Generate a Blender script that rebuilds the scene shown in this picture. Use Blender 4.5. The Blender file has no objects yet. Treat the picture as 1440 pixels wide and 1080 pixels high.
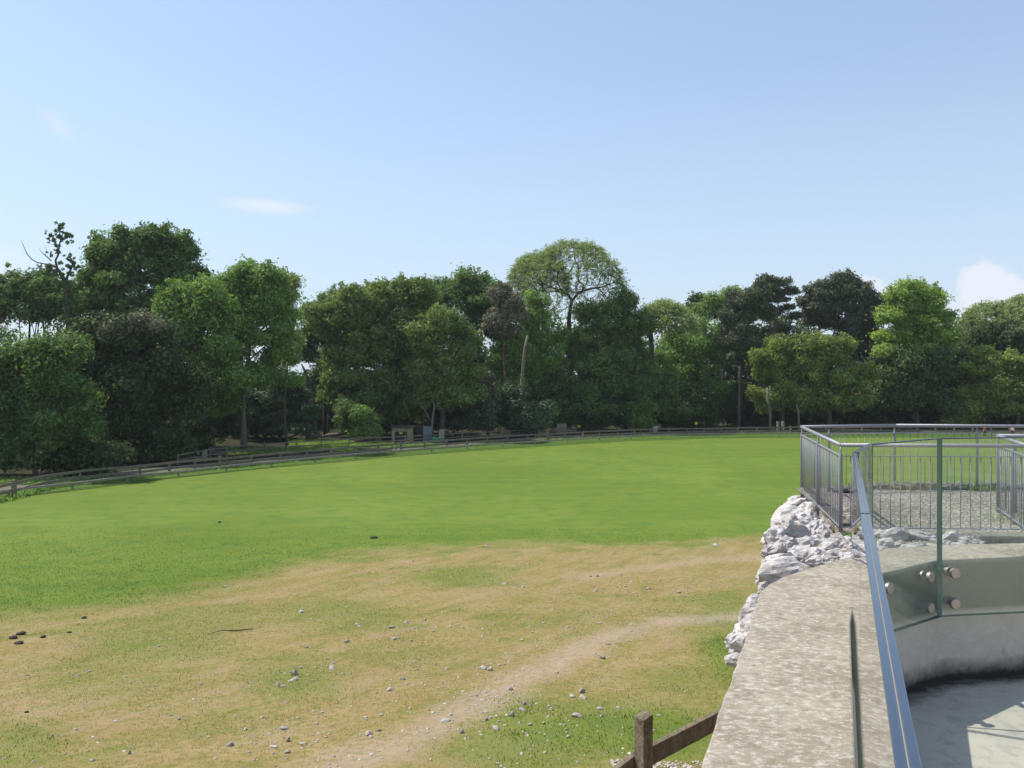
import bpy, bmesh, math, random
import numpy as np
from mathutils import Vector, Matrix, noise
from mathutils.bvhtree import BVHTree

# ------------------------------------------------------------------ camera, sky, sun, exposure
SC = bpy.context.scene
COL = SC.collection
F, CX, HY, EYE = 1120.0, 720.0, 525.0, 1.6
cam_d = bpy.data.cameras.new('camera')
cam = bpy.data.objects.new('camera', cam_d); COL.objects.link(cam)
cam.location = (0, 0, EYE); cam.rotation_euler = (math.radians(90), 0, 0)
cam_d.sensor_width = 36.0; cam_d.lens = F * 36.0 / 1440.0
cam_d.shift_y = -(540.0 - HY) / 1440.0
cam_d.clip_start = 0.05; cam_d.clip_end = 3000
SC.camera = cam

SUN_EL, SUN_AZ = math.radians(55), math.radians(-66)      # azimuth from +Y, negative to the left
sdir = Vector((math.sin(SUN_AZ)*math.cos(SUN_EL), math.cos(SUN_AZ)*math.cos(SUN_EL), math.sin(SUN_EL)))
sl = bpy.data.lights.new('sun', 'SUN'); sl.energy = 4.2; sl.angle = math.radians(0.5); sl.color = (1.0, 0.95, 0.87)
so = bpy.data.objects.new('sun', sl); COL.objects.link(so)
so.rotation_euler = sdir.to_track_quat('Z', 'Y').to_euler(); so.location = (-20, 10, 40)

W = bpy.data.worlds.new('World'); SC.world = W; W.use_nodes = True
wn, wl = W.node_tree.nodes, W.node_tree.links
wn.clear()

class G:
    """tiny node-graph helper"""
    def __init__(s, tree): s.t = tree; s.n = tree.nodes; s.l = tree.links
    def node(s, typ, ins=None, **props):
        n = s.n.new(typ)
        for k, v in props.items(): setattr(n, k, v)
        for k, v in (ins or {}).items():
            if hasattr(v, 'is_output') or isinstance(v, bpy.types.NodeSocket): s.l.new(v, n.inputs[k])
            else: n.inputs[k].default_value = v
        return n
    def math(s, op, a, b=0.0, clamp=False, c=None):
        ins = {0: a, 1: b}
        if c is not None: ins[2] = c
        return s.node('ShaderNodeMath', ins, operation=op, use_clamp=clamp).outputs[0]
    def mix(s, f, a, b, blend='MIX'):
        n = s.node('ShaderNodeMix', None, data_type='RGBA', blend_type=blend)
        for i, v in ((0, f), (6, a), (7, b)):
            if isinstance(v, bpy.types.NodeSocket): s.l.new(v, n.inputs[i])
            else:
                if i and len(v) == 3: v = tuple(v) + (1,)
                n.inputs[i].default_value = v
        return n.outputs[2]
    def ramp(s, f, stops):
        n = s.node('ShaderNodeValToRGB', {0: f})
        e = n.color_ramp.elements
        while len(e) < len(stops): e.new(0.5)
        for k, (p, c) in enumerate(stops):
            e[k].position = p
            e[k].color = (c, c, c, 1) if isinstance(c, (int, float)) else tuple(c) + (1,)
        return n.outputs[0]
    def noise(s, vec, scale, detail=4, rough=0.55, dist=0.0):
        ins = {'Scale': scale, 'Detail': detail, 'Roughness': rough, 'Distortion': dist}
        if vec is not None: ins['Vector'] = vec
        return s.node('ShaderNodeTexNoise', ins).outputs[0]

g = G(W.node_tree)
sky = g.node('ShaderNodeTexSky', sky_type='NISHITA', sun_disc=False, sun_elevation=SUN_EL, sun_rotation=SUN_AZ,
             altitude=0.0, air_density=1.0, dust_density=0.7, ozone_density=1.3)
co = g.node('ShaderNodeTexCoord').outputs['Generated']
sx = g.node('ShaderNodeSeparateXYZ', {0: co})
X_, Y_, Z_ = sx.outputs
front = g.math('GREATER_THAN', Y_, 0.02)
ys = g.math('MAXIMUM', Y_, 0.02)
u = g.math('DIVIDE', X_, ys); v = g.math('DIVIDE', Z_, ys)
def cloud(cx, cy, rx, ry, rot, nscale, stretch, soft, amount):
    """a cloud lump standing in one compass direction: (cx, cy) tangent of bearing and height"""
    du = g.math('SUBTRACT', u, cx); dv = g.math('SUBTRACT', v, cy)
    c_, s_ = math.cos(rot), math.sin(rot)
    a = g.math('ADD', g.math('MULTIPLY', du, c_), g.math('MULTIPLY', dv, s_))
    b = g.math('SUBTRACT', g.math('MULTIPLY', dv, c_), g.math('MULTIPLY', du, s_))
    comb = g.node('ShaderNodeCombineXYZ', {0: g.math('MULTIPLY', a, 1.0/stretch), 1: b, 2: cx*3}).outputs[0]
    nz = g.noise(comb, nscale, 5, 0.6)
    a2 = g.math('DIVIDE', a, rx); b2 = g.math('DIVIDE', b, ry)
    r = g.math('SQRT', g.math('ADD', g.math('MULTIPLY', a2, a2), g.math('MULTIPLY', b2, b2)))
    r = g.math('ADD', r, g.math('MULTIPLY', g.math('SUBTRACT', nz, 0.5), 1.5))
    m = g.math('MULTIPLY', g.math('SUBTRACT', 1.0, r), 1.0/soft, True)
    return g.math('MULTIPLY', g.math('MULTIPLY', m, amount), front)
def tu(px): return (px - CX) / F
def tv(py): return (HY - py) / F
cl = [cloud(tu(82), tv(178), 0.040, 0.016, -0.75, 16, 2.5, 1.3, 0.42),
      cloud(tu(376), tv(290), 0.062, 0.011, -0.10, 20, 3.0, 1.1, 0.6),
      cloud(tu(1400), tv(412), 0.060, 0.034, 0.0, 30, 1.2, 0.22, 0.62),
      cloud(tu(1385), tv(392), 0.036, 0.028, 0.0, 38, 1.2, 0.35, 0.62),
      cloud(tu(1220), tv(410), 0.030, 0.022, 0.0, 34, 1.3, 0.35, 0.5),
      cloud(tu(1520), tv(395), 0.070, 0.045, 0.0, 22, 1.2, 0.5, 0.6),
      cloud(tu(1310), tv(440), 0.120, 0.030, 0.0, 14, 2.0, 0.9, 0.45),
      cloud(tu(-20), tv(375), 0.070, 0.035, 0.0, 10, 1.6, 1.2, 0.5)]
tot = cl[0]
for c in cl[1:]: tot = g.math('MAXIMUM', tot, c)
SKY_TINT = g.mix(1.0, sky.outputs[0], (0.97, 1.01, 1.03), 'MULTIPLY')
hz = g.ramp(g.math('ABSOLUTE', Z_), [(0.0, 0.85), (0.12, 0.68), (0.35, 0.34), (1.0, 0.18)])
SKY_H = g.mix(hz, SKY_TINT, (3.35, 3.95, 4.75))     # whitish summer haze all round the horizon
skyc = g.mix(tot, SKY_H, (5.2, 5.15, 5.5))
bg = g.node('ShaderNodeBackground', {'Color': skyc, 'Strength': 0.15})
out = g.node('ShaderNodeOutputWorld', {0: bg.outputs[0]})

SC.view_settings.view_transform = 'Standard'; SC.view_settings.look = 'None'
SC.view_settings.gamma = 1; SC.view_settings.use_curve_mapping = False
SC.view_settings.exposure = 0.3
SC.cycles.max_bounces = 7; SC.cycles.transparent_max_bounces = 24; SC.cycles.diffuse_bounces = 3
SC.cycles.glossy_bounces = 3; SC.cycles.transmission_bounces = 4
SC.cycles.caustics_reflective = False; SC.cycles.caustics_refractive = False

rng = np.random.default_rng(7)
R = random.Random(11)

# ------------------------------------------------------------------ helpers
def H(D):          # drop of the ground below eye level at distance D
    D = np.asarray(D, float)
    return 3.0 + 5.0*(1 - np.exp(-np.maximum(D-4.0, 0)/22.0))
def gz(x, y):      # ground height
    y = np.asarray(y, float); x = np.asarray(x, float)
    w = 0.035*np.sin(x*0.9+1.3)*np.cos(y*0.7)*np.clip((30-y)/20, 0, 1)
    return EYE - H(y) + w
def depth_at(py):  # distance at which the ground is met on image row py
    k = (py-HY)/F
    lo, hi = 3.0, 900.0
    for _ in range(60):
        m = (lo+hi)/2
        if float(H(m))/m > k: lo = m
        else: hi = m
    return (lo+hi)/2
def P(px, py, D): return Vector(((px-CX)/F*D, D, EYE-(py-HY)/F*D))
def GP(px, py):
    D = depth_at(py); x = (px-CX)/F*D
    return Vector((x, D, float(gz(x, D))))
def onground(px, D):
    x = (px-CX)/F*D
    return Vector((x, D, float(gz(x, D))))

def newmesh(name, verts, faces, mat=None, smooth=False, attrs=None):
    me = bpy.data.meshes.new(name)
    me.from_pydata([tuple(v) for v in verts], [], faces)
    if mat: me.materials.append(mat)
    if smooth: me.polygons.foreach_set('use_smooth', [True]*len(me.polygons))
    me.update()
    return me
def npmesh(name, verts, nper, mat, smooth=False, faceattr=None):
    """verts (n*nper,3): n separate polygons of nper corners each"""
    n = len(verts)//nper
    me = bpy.data.meshes.new(name)
    me.vertices.add(len(verts)); me.vertices.foreach_set('co', np.ascontiguousarray(verts, np.float32).ravel())
    me.loops.add(len(verts)); me.loops.foreach_set('vertex_index', np.arange(len(verts), dtype=np.int32))
    me.polygons.add(n); me.polygons.foreach_set('loop_start', (np.arange(n)*nper).astype(np.int32))
    me.polygons.foreach_set('loop_total', np.full(n, nper, np.int32))
    me.materials.append(mat)
    if faceattr is not None:
        for k, val in faceattr.items():
            a = me.attributes.new(k, 'FLOAT', 'FACE'); a.data.foreach_set('value', np.asarray(val, np.float32))
    me.update()
    return me
def ob(name, data, parent=None, loc=None):
    o = bpy.data.objects.new(name, data); COL.objects.link(o)
    if parent is not None: o.parent = parent
    if loc is not None: o.location = loc
    return o
def tag(o, label=None, cat=None, group=None, kind=None):
    if label: o['label'] = label
    if cat: o['category'] = cat
    if group: o['group'] = group
    if kind: o['kind'] = kind
    return o
def thing(name, loc, label, cat, group=None, rz=0.0):
    o = ob(name, None, None, loc); o.rotation_euler = (0, 0, rz); o.empty_display_size = 0.2
    return tag(o, label, cat, group)
def local(root, vs):
    l = root.location
    return [Vector(v)-l for v in vs]

class MB:
    """mesh collector"""
    def __init__(s): s.v = []; s.f = []
    def box(s, c, size, rz=0.0, jit=0.0):
        c = Vector(c); n = len(s.v); co_, si = math.cos(rz), math.sin(rz)
        for dz in (-.5, .5):
            for dx, dy in ((-.5, -.5), (.5, -.5), (.5, .5), (-.5, .5)):
                x, y = dx*size[0], dy*size[1]
                s.v.append(c+Vector((x*co_-y*si, x*si+y*co_, dz*size[2])) + Vector([R.uniform(-jit, jit) for _ in range(3)]))
        s.f += [(n, n+3, n+2, n+1), (n+4, n+5, n+6, n+7)] + [(n+i, n+(i+1) % 4, n+4+(i+1) % 4, n+4+i) for i in range(4)]
        return s
    def bar(s, a, b, w, h, jit=0.0):
        """rectangular bar from a to b: w across, h upright"""
        a, b = Vector(a), Vector(b); d = (b-a).normalized()
        up = Vector((0, 0, 1)) if abs(d.z) < .95 else Vector((0, 1, 0))
        sd = d.cross(up).normalized(); up = sd.cross(d).normalized(); n = len(s.v)
        for p in (a, b):
            for i, j in ((-1, -1), (1, -1), (1, 1), (-1, 1)):
                s.v.append(p+sd*(i*w/2)+up*(j*h/2)+Vector([R.uniform(-jit, jit) for _ in range(3)]))
        s.f += [(n, n+1, n+2, n+3), (n+7, n+6, n+5, n+4)] + [(n+i, n+4+i, n+4+(i+1) % 4, n+(i+1) % 4) for i in range(4)]
        return s
    def tube(s, pts, rad, seg=8, cap=True):
        pts = [Vector(p) for p in pts]
        if isinstance(rad, (int, float)): rad = [rad]*len(pts)
        n0 = len(s.v); prev = None
        for i, p in enumerate(pts):
            d = (pts[min(i+1, len(pts)-1)]-pts[max(i-1, 0)]).normalized()
            if prev is None:
                prev = d.orthogonal().normalized()
            prev = (prev-d*prev.dot(d)).normalized()
            b = d.cross(prev)
            for k in range(seg):
                a = 2*math.pi*k/seg
                s.v.append(p+(prev*math.cos(a)+b*math.sin(a))*rad[i])
        for i in range(len(pts)-1):
            for k in range(seg):
                a = n0+i*seg+k; b_ = n0+i*seg+(k+1) % seg
                s.f.append((a, b_, b_+seg, a+seg))
        if cap:
            s.f.append(tuple(n0+k for k in range(seg))[::-1])
            s.f.append(tuple(n0+(len(pts)-1)*seg+k for k in range(seg)))
        return s
    def prism(s, poly, z0, z1):
        n = len(s.v); m = len(poly)
        for z in (z0, z1):
            for p in poly: s.v.append(Vector((p[0], p[1], z)))
        s.f.append(tuple(n+i for i in range(m))[::-1]); s.f.append(tuple(n+m+i for i in range(m)))
        for i in range(m): s.f.append((n+i, n+(i+1) % m, n+m+(i+1) % m, n+m+i))
        return s
    def mesh(s, name, mat, smooth=False):
        return newmesh(name, s.v, s.f, mat, smooth)
    def build(s, name, mat, parent=None, smooth=False, bevel=0.0):
        if parent is not None and parent.type == 'EMPTY':
            l = parent.location; s.v = [v-l for v in s.v]
        o = ob(name, s.mesh(name, mat, smooth), parent)
        if bevel:
            b = o.modifiers.new('bevel', 'BEVEL'); b.width = bevel; b.segments = 2; b.limit_method = 'ANGLE'
        return o

def mat(name):
    m = bpy.data.materials.new(name); m.use_nodes = True
    m.node_tree.nodes.clear(); return m, G(m.node_tree)
def finish(m, g_, col, rough=0.8, bump=None, bstr=0.3, bdist=0.02, metal=0.0, spec=0.5, trans=None, **kw):
    ins = {'Base Color': col if isinstance(col, bpy.types.NodeSocket) else tuple(col)+(1,), 'Roughness': rough, 'Metallic': metal, 'Specular IOR Level': spec}
    if bump is not None:
        ins['Normal'] = g_.node('ShaderNodeBump', {'Height': bump, 'Strength': bstr, 'Distance': bdist}).outputs[0]
    b = g_.node('ShaderNodeBsdfPrincipled', ins)
    sh = b.outputs[0]
    if trans is not None:
        t = g_.node('ShaderNodeBsdfTranslucent', {'Color': trans[1]})
        sh = g_.node('ShaderNodeMixShader', {0: trans[0], 1: sh, 2: t.outputs[0]}).outputs[0]
    g_.node('ShaderNodeOutputMaterial', {0: sh})
    return m
def objco(g_): return g_.node('ShaderNodeTexCoord').outputs['Object']
def wpos(g_): return g_.node('ShaderNodeNewGeometry').outputs['Position']

# ------------------------------------------------------------------ materials
def mat_concrete(name, base, pale, dark, scale=1.0, grime=None):
    m, q = mat(name); p = wpos(q)
    n1 = q.noise(p, 4.5*scale, 8, 0.75); n2 = q.noise(p, 22*scale, 6, 0.7); n3 = q.noise(p, 120*scale, 4, 0.7)
    st = q.node('ShaderNodeMapping', {'Vector': p, 'Rotation': (0, 0, 0.38), 'Scale': (0.55, 1.0, 1)}).outputs[0]
    n4 = q.noise(st, 60*scale, 8, 0.85)
    c = q.mix(q.ramp(n1, [(0.35, 0.0), (0.68, 1.0)]), base, dark)
    c = q.mix(q.ramp(n4, [(0.50, 0.0), (0.60, 0.9)]), c, pale)
    c = q.mix(q.ramp(n2, [(0.36, 0.75), (0.50, 0.0)]), c, dark)
    c = q.mix(q.ramp(n3, [(0.68, 0.0), (0.74, 0.8)]), c, (0.62, 0.60, 0.55))
    if grime:
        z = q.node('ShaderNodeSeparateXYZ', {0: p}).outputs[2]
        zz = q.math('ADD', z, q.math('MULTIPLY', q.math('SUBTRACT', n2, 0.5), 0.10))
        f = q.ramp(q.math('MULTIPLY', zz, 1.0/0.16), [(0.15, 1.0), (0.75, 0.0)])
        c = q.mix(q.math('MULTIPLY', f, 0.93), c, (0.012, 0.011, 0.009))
        sp = q.noise(p, 7, 3, 0.6)
        c = q.mix(q.ramp(sp, [(0.66, 0.0), (0.74, 0.4)]), c, (0.09, 0.08, 0.065))
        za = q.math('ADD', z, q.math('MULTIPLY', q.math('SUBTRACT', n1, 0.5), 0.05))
        upper_band = q.ramp(q.math('SUBTRACT', za, 0.0), [(0.345, 0.0), (0.375, 1.0), (0.60, 0.9), (0.63, 0.25)])  # darker, greener band across the upper wall, separate from the foot grime
        c = q.mix(upper_band, c, q.mix(n2, (0.115, 0.118, 0.068), (0.21, 0.20, 0.135)))
    h = q.math('ADD', q.math('MULTIPLY', n2, 0.7), q.math('MULTIPLY', n3, 0.4))
    return finish(m, q, c, 0.88, h, 0.5, 0.008, spec=0.25)
M = {}
M['wall'] = mat_concrete('weathered_concrete', (0.38, 0.33, 0.255), (0.56, 0.53, 0.46), (0.22, 0.18, 0.13))
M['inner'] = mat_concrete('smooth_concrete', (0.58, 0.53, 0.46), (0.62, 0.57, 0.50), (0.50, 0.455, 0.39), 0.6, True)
def mat_floor():
    m, q = mat('floor_concrete'); p = wpos(q)
    n1 = q.noise(p, 1.6, 5, 0.6); n2 = q.noise(p, 14, 6, 0.7); n3 = q.noise(p, 70, 4, 0.6)
    c = q.mix(q.ramp(n1, [(0.35, 0.0), (0.7, 1.0)]), (0.58, 0.53, 0.44), (0.48, 0.44, 0.365))
    c = q.mix(q.ramp(n2, [(0.32, 0.5), (0.5, 0.0)]), c, (0.24, 0.235, 0.2))
    c = q.mix(q.ramp(n3, [(0.68, 0.0), (0.78, 0.6)]), c, (0.5, 0.48, 0.42))
    # scum gathered along the foot of the wall
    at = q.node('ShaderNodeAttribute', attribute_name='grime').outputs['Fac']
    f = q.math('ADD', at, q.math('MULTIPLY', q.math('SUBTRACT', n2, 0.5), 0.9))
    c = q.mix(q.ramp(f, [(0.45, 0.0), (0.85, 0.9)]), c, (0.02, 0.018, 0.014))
    return finish(m, q, c, 0.85, q.math('ADD', n2, n3), 0.25, 0.005, spec=0.3)
M['floor'] = mat_floor()
def mat_rock():
    m, q = mat('limestone'); p = objco(q)
    oi = q.node('ShaderNodeObjectInfo').outputs['Random']
    pw = wpos(q)
    n1 = q.noise(pw, 3.5, 6, 0.65); n2 = q.noise(pw, 18, 7, 0.72)
    st = q.node('ShaderNodeMapping', {'Vector': pw, 'Rotation': (0.5, 0.3, 0.4), 'Scale': (1.2, 1.2, 7)}).outputs[0]
    n4 = q.noise(st, 6, 6, 0.7, 0.5)
    c = q.mix(q.ramp(n1, [(0.35, 0.0), (0.7, 1.0)]), (0.72, 0.68, 0.65), (0.52, 0.48, 0.455))
    c = q.mix(q.ramp(n4, [(0.52, 0.0), (0.66, 0.75)]), c, (0.23, 0.19, 0.165))
    c = q.mix(q.ramp(n2, [(0.58, 0.0), (0.72, 0.85)]), c, (0.74, 0.71, 0.69))
    c = q.mix(q.ramp(q.noise(pw, 9, 4, 0.6), [(0.64, 0.0), (0.72, 0.55)]), c, (0.30, 0.24, 0.13))
    c = q.mix(q.math('MULTIPLY', oi, 0.35), c, (0.35, 0.31, 0.27))
    h = q.math('ADD', q.math('MULTIPLY', n4, 1.2), n2)
    return finish(m, q, c, 0.9, h, 0.7, 0.03, spec=0.2)
M['rock'] = mat_rock()
def mat_stone():
    m, q = mat('field_stone'); oi = q.node('ShaderNodeObjectInfo').outputs['Random']
    n = q.noise(wpos(q), 40, 5, 0.6)
    c = q.mix(oi, (0.30, 0.26, 0.225), (0.52, 0.485, 0.45))
    c = q.mix(q.ramp(n, [(0.4, 0.5), (0.6, 0.0)]), c, (0.27, 0.22, 0.19))
    return finish(m, q, c, 0.9, n, 0.4, 0.01, spec=0.2)
M['stone'] = mat_stone()
def mat_simple(name, col, rough=0.6, metal=0.0, var=0.25, scale=8, bump=0.2, spec=0.5):
    m, q = mat(name); n = q.noise(wpos(q), scale, 6, 0.65)
    d = tuple(x*(1-var) for x in col); l = tuple(min(1, x*(1+var)) for x in col)
    c = q.mix(q.ramp(n, [(0.3, 0.0), (0.7, 1.0)]), d, l)
    return finish(m, q, c, rough, n, bump, 0.01, metal=metal, spec=spec)
M['steel'] = mat_simple('galvanised_steel', (0.27, 0.27, 0.30), 0.5, 0.25, 0.18, 30, 0.1)
M['bolt'] = mat_simple('brushed_steel', (0.40, 0.35, 0.30), 0.48, 0.75, 0.15, 60, 0.1)
M['soil'] = mat_simple('mound_earth', (0.12, 0.09, 0.06), 0.95, 0, 0.4, 5, 0.6)
M['dung'] = mat_simple('dark_dung', (0.035, 0.027, 0.02), 0.9, 0, 0.4, 60, 0.6)
def mat_wood(name, a, b, rough=0.85, scale=1.0):
    m, q = mat(name); p = wpos(q)
    st = q.node('ShaderNodeMapping', {'Vector': p, 'Scale': (4*scale, 4*scale, 2*scale)}).outputs[0]
    n = q.noise(st, 3, 7, 0.7, 1.2); n2 = q.noise(p, 60*scale, 3, 0.6)
    c = q.mix(q.ramp(n, [(0.35, 0.0), (0.65, 1.0)]), a, b)
    c = q.mix(q.ramp(n2, [(0.4, 0.35), (0.55, 0.0)]), c, tuple(x*0.4 for x in a))
    return finish(m, q, c, rough, q.math('ADD', n, n2), 0.5, 0.01, spec=0.2)
M['fence_near'] = mat_wood('near_fence_timber', (0.12, 0.095, 0.065), (0.26, 0.215, 0.15))
M['fence'] = mat_wood('fence_timber', (0.16, 0.13, 0.10), (0.31, 0.265, 0.21), scale=.4)
M['knee'] = mat_wood('pale_timber', (0.26, 0.225, 0.18), (0.40, 0.35, 0.29), scale=.4)
M['bark'] = mat_wood('bark', (0.07, 0.055, 0.042), (0.15, 0.125, 0.10), scale=.6)
M['palebark'] = mat_wood('pale_bark', (0.13, 0.11, 0.085), (0.26, 0.22, 0.18), scale=.6)
M['deadwood'] = mat_wood('dead_wood', (0.15, 0.12, 0.095), (0.33, 0.28, 0.235), scale=.6)
M['pinebark'] = mat_wood('pine_bark', (0.16, 0.09, 0.06), (0.30, 0.19, 0.13), scale=.6)
M['shed'] = mat_simple('weathered_boards', (0.38, 0.31, 0.17), 0.8, 0, 0.3, 3)
M['dark'] = mat_simple('dark_boards', (0.06, 0.045, 0.035), 0.9, 0, 0.3, 3)
M['roof'] = mat_simple('roof_felt', (0.05, 0.05, 0.05), 0.9, 0, 0.3, 3)
M['blue'] = mat_simple('faded_blue_paint', (0.14, 0.22, 0.30), 0.6, 0, 0.15, 3)
M['green'] = mat_simple('green_paint', (0.03, 0.17, 0.08), 0.5, 0, 0.2, 3)
M['yellow'] = mat_simple('yellow_sign_paint', (0.62, 0.55, 0.05), 0.6, 0, 0.1, 3)
M['white'] = mat_simple('pale_board', (0.30, 0.28, 0.22), 0.7, 0, 0.25, 4)

def mat_glass():
    m, q = mat('laminated_glass')
    geo = q.node('ShaderNodeNewGeometry')
    ior = q.math('ADD', 1.5, q.math('MULTIPLY', geo.outputs['Backfacing'], 1/1.5-1.5))
    fr = q.node('ShaderNodeFresnel', {'IOR': ior}).outputs[0]
    tr = q.node('ShaderNodeBsdfTransparent', {'Color': (0.94, 0.975, 0.955, 1)})
    n = q.noise(geo.outputs['Position'], 5, 4, 0.6)
    df = q.node('ShaderNodeBsdfDiffuse', {'Color': (0.55, 0.60, 0.58, 1)})
    dust = q.math('MULTIPLY', q.ramp(n, [(0.3, 0.03), (0.75, 0.10)]), 1.0)
    a = q.node('ShaderNodeMixShader', {0: dust, 1: tr.outputs[0], 2: df.outputs[0]})
    gl = q.node('ShaderNodeBsdfGlossy', {'Roughness': 0.015, 'Color': (1, 1, 1, 1)})
    b = q.node('ShaderNodeMixShader', {0: fr, 1: a.outputs[0], 2: gl.outputs[0]})
    q.node('ShaderNodeOutputMaterial', {0: b.outputs[0]})
    return m
M['glass'] = mat_glass()
def mat_edge(name, c, metal, rough):
    m, q = mat(name)
    return finish(m, q, c, rough, metal=metal)
M['edge_top'] = mat_edge('polished_glass_top_edge', (0.15, 0.19, 0.24), 0.85, 0.16)
M['edge_side'] = mat_edge('glass_side_edge', (0.03, 0.13, 0.11), 0.0, 0.15)
M['interlayer'] = mat_edge('glass_interlayer', (0.30, 0.29, 0.25), 0.0, 0.5)
# ------------------------------------------------------------------ leaf materials
def mat_leaf(name, dark, light, hi=None, trans=0.34, rough=0.6):
    def desat(c, k): m_ = sum(c)/3; return tuple((x*.80+m_*.20)*k for x in c)
    dark = desat(dark, 1.75); light = desat(light, 2.3)
    m, q = mat(name)
    t = q.node('ShaderNodeAttribute', attribute_name='tint').outputs['Fac']
    stops = [(0.0, dark), (0.7, light), (1.0, hi or tuple(min(1, x*1.35) for x in light))]
    c = q.ramp(t, stops)
    tc = q.mix(1.0, c, (1.15, 1.25, 0.6), 'MULTIPLY')
    b = q.node('ShaderNodeBsdfPrincipled', {'Base Color': c, 'Roughness': rough, 'Specular IOR Level': 0.10})
    tl = q.node('ShaderNodeBsdfTranslucent', {'Color': tc})
    s = q.node('ShaderNodeMixShader', {0: trans, 1: b.outputs[0], 2: tl.outputs[0]})
    q.node('ShaderNodeOutputMaterial', {0: s.outputs[0]})
    return m
LM = {
 'mid':    mat_leaf('leaf_mid_green', (0.045, 0.080, 0.020), (0.088, 0.135, 0.032)),
 'fresh':  mat_leaf('leaf_fresh_green', (0.060, 0.105, 0.020), (0.125, 0.190, 0.034)),
 'bright': mat_leaf('leaf_bright_green', (0.080, 0.125, 0.015), (0.160, 0.225, 0.024)),
 'olive':  mat_leaf('leaf_olive', (0.050, 0.080, 0.018), (0.125, 0.165, 0.034)),
 'gold':   mat_leaf('leaf_yellow_green', (0.055, 0.080, 0.016), (0.150, 0.185, 0.030), (0.23, 0.25, 0.05)),
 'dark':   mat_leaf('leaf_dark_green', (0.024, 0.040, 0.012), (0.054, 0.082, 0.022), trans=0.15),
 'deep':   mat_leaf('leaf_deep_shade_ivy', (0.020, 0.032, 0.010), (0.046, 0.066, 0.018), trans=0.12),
 'pine':   mat_leaf('pine_needles', (0.030, 0.040, 0.020), (0.068, 0.080, 0.038), trans=0.08),
 'brown':  mat_leaf('brown_pine_needles', (0.060, 0.060, 0.036), (0.125, 0.115, 0.070), trans=0.1),
 'pale':   mat_leaf('leaf_pale_new', (0.095, 0.125, 0.045), (0.170, 0.210, 0.070)),
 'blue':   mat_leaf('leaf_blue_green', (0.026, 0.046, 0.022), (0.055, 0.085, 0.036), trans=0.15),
}
# ------------------------------------------------------------------ ground
BROWN = [(-400, 880), (0, 866), (110, 858), (200, 843), (300, 818), (400, 796), (500, 780), (600, 771), (800, 763), (1000, 760), (1100, 755), (1500, 752), (2400, 750)]
bx = np.array([p[0] for p in BROWN], float); by = np.array([p[1] for p in BROWN], float)
def seg_d(px, py, pts, yk=2.2):
    best = np.full(px.shape, 1e9)
    for (x0, y0), (x1, y1) in zip(pts[:-1], pts[1:]):
        dx, dy = x1-x0, (y1-y0)*yk
        t = np.clip(((px-x0)*dx+(py-y0)*yk*dy)/(dx*dx+dy*dy), 0, 1)
        best = np.minimum(best, np.hypot(px-x0-t*dx, (py-y0)*yk-t*dy))
    return best
TRACK = [(380, 1140), (470, 1085), (560, 1050), (640, 1006), (720, 962), (800, 922), (870, 888), (940, 873), (1040, 866), (1100, 862)]
TRACK2 = [(800, 812), (860, 806), (920, 796), (1000, 786), (1090, 782)]
GREENP = [(640, 812, 70, 14, .8), (470, 862, 90, 26, .55), (415, 960, 75, 26, .7), (230, 905, 90, 25, .6), (900, 1030, 190, 55, 1.0), (1040, 915, 75, 75, 1.0),
          (740, 1060, 120, 40, .8), (20, 1060, 70, 40, .6), (150, 960, 120, 30, .35), (970, 960, 90, 40, .6), (820, 870, 90, 15, .3), (700, 990, 60, 18, .5),
          (330, 1010, 80, 20, .3), (300, 870, 100, 20, .45), (560, 925, 80, 18, .3), (950, 860, 60, 10, .4)]
def fbm(x, y, s, seed=0):
    """cheap value noise on numpy arrays"""
    out_ = np.zeros_like(x); amp = 1.0; tot_ = 0
    for o_ in range(4):
        fx, fy = x*s, y*s
        ix, iy = np.floor(fx).astype(np.int64), np.floor(fy).astype(np.int64)
        tx, ty = fx-ix, fy-iy; tx = tx*tx*(3-2*tx); ty = ty*ty*(3-2*ty)
        def h(a, b): 
            k = (a*374761393+b*668265263+(seed+o_)*1442695041) & 0x7fffffff
            k = ((k ^ (k >> 13))*1274126177) & 0x7fffffff
            return (k & 0xffff)/65535.0
        v0 = h(ix, iy)*(1-tx)+h(ix+1, iy)*tx; v1 = h(ix, iy+1)*(1-tx)+h(ix+1, iy+1)*tx
        out_ += amp*(v0*(1-ty)+v1*ty); tot_ += amp; amp *= .55; s *= 2.1
    return out_/tot_
def masks(X, Y):
    Yc = np.maximum(Y, 4.5)
    px = CX+F*X/Yc; py = HY+F*H(Yc)/Yc
    n = fbm(X, Y, 0.45, 3); n2 = fbm(X, Y, 1.7, 9)
    edge = np.interp(px, bx, by)
    wid = 10+30*np.clip((py-760)/100, 0, 1)
    dry = np.clip((py-edge+(n-.5)*60*np.clip((py-700)/150, .25, 1)+(n2-.5)*16)/wid+.5, 0, 1)
    gr = np.zeros_like(px)
    for cx, cy, rx, ry, a in GREENP:
        d = np.hypot((px-cx)/rx, (py-cy)/ry)
        gr = np.maximum(gr, a*np.clip(1.5-d+(n-.5)*1.4, 0, 1))
    gr = np.maximum(gr, np.clip((n2*.5+n*.5-.56)*5, 0, .55))
    dry = dry*(1-gr*.85)
    t1 = np.clip(1.15+.35*np.clip((1000-px)/200, -1, 0)-.62*seg_d(px, py, TRACK)/np.clip(15+(py-860)*.11, 6, 99)+(n2-.5)*1.3, 0, 1)
    t2 = .55*np.clip(1.2-seg_d(px, py, TRACK2)/14+(n2-.5)*1.2, 0, 1)
    return dry, np.clip(np.maximum(t1, t2), 0, 1), px, py
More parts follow.
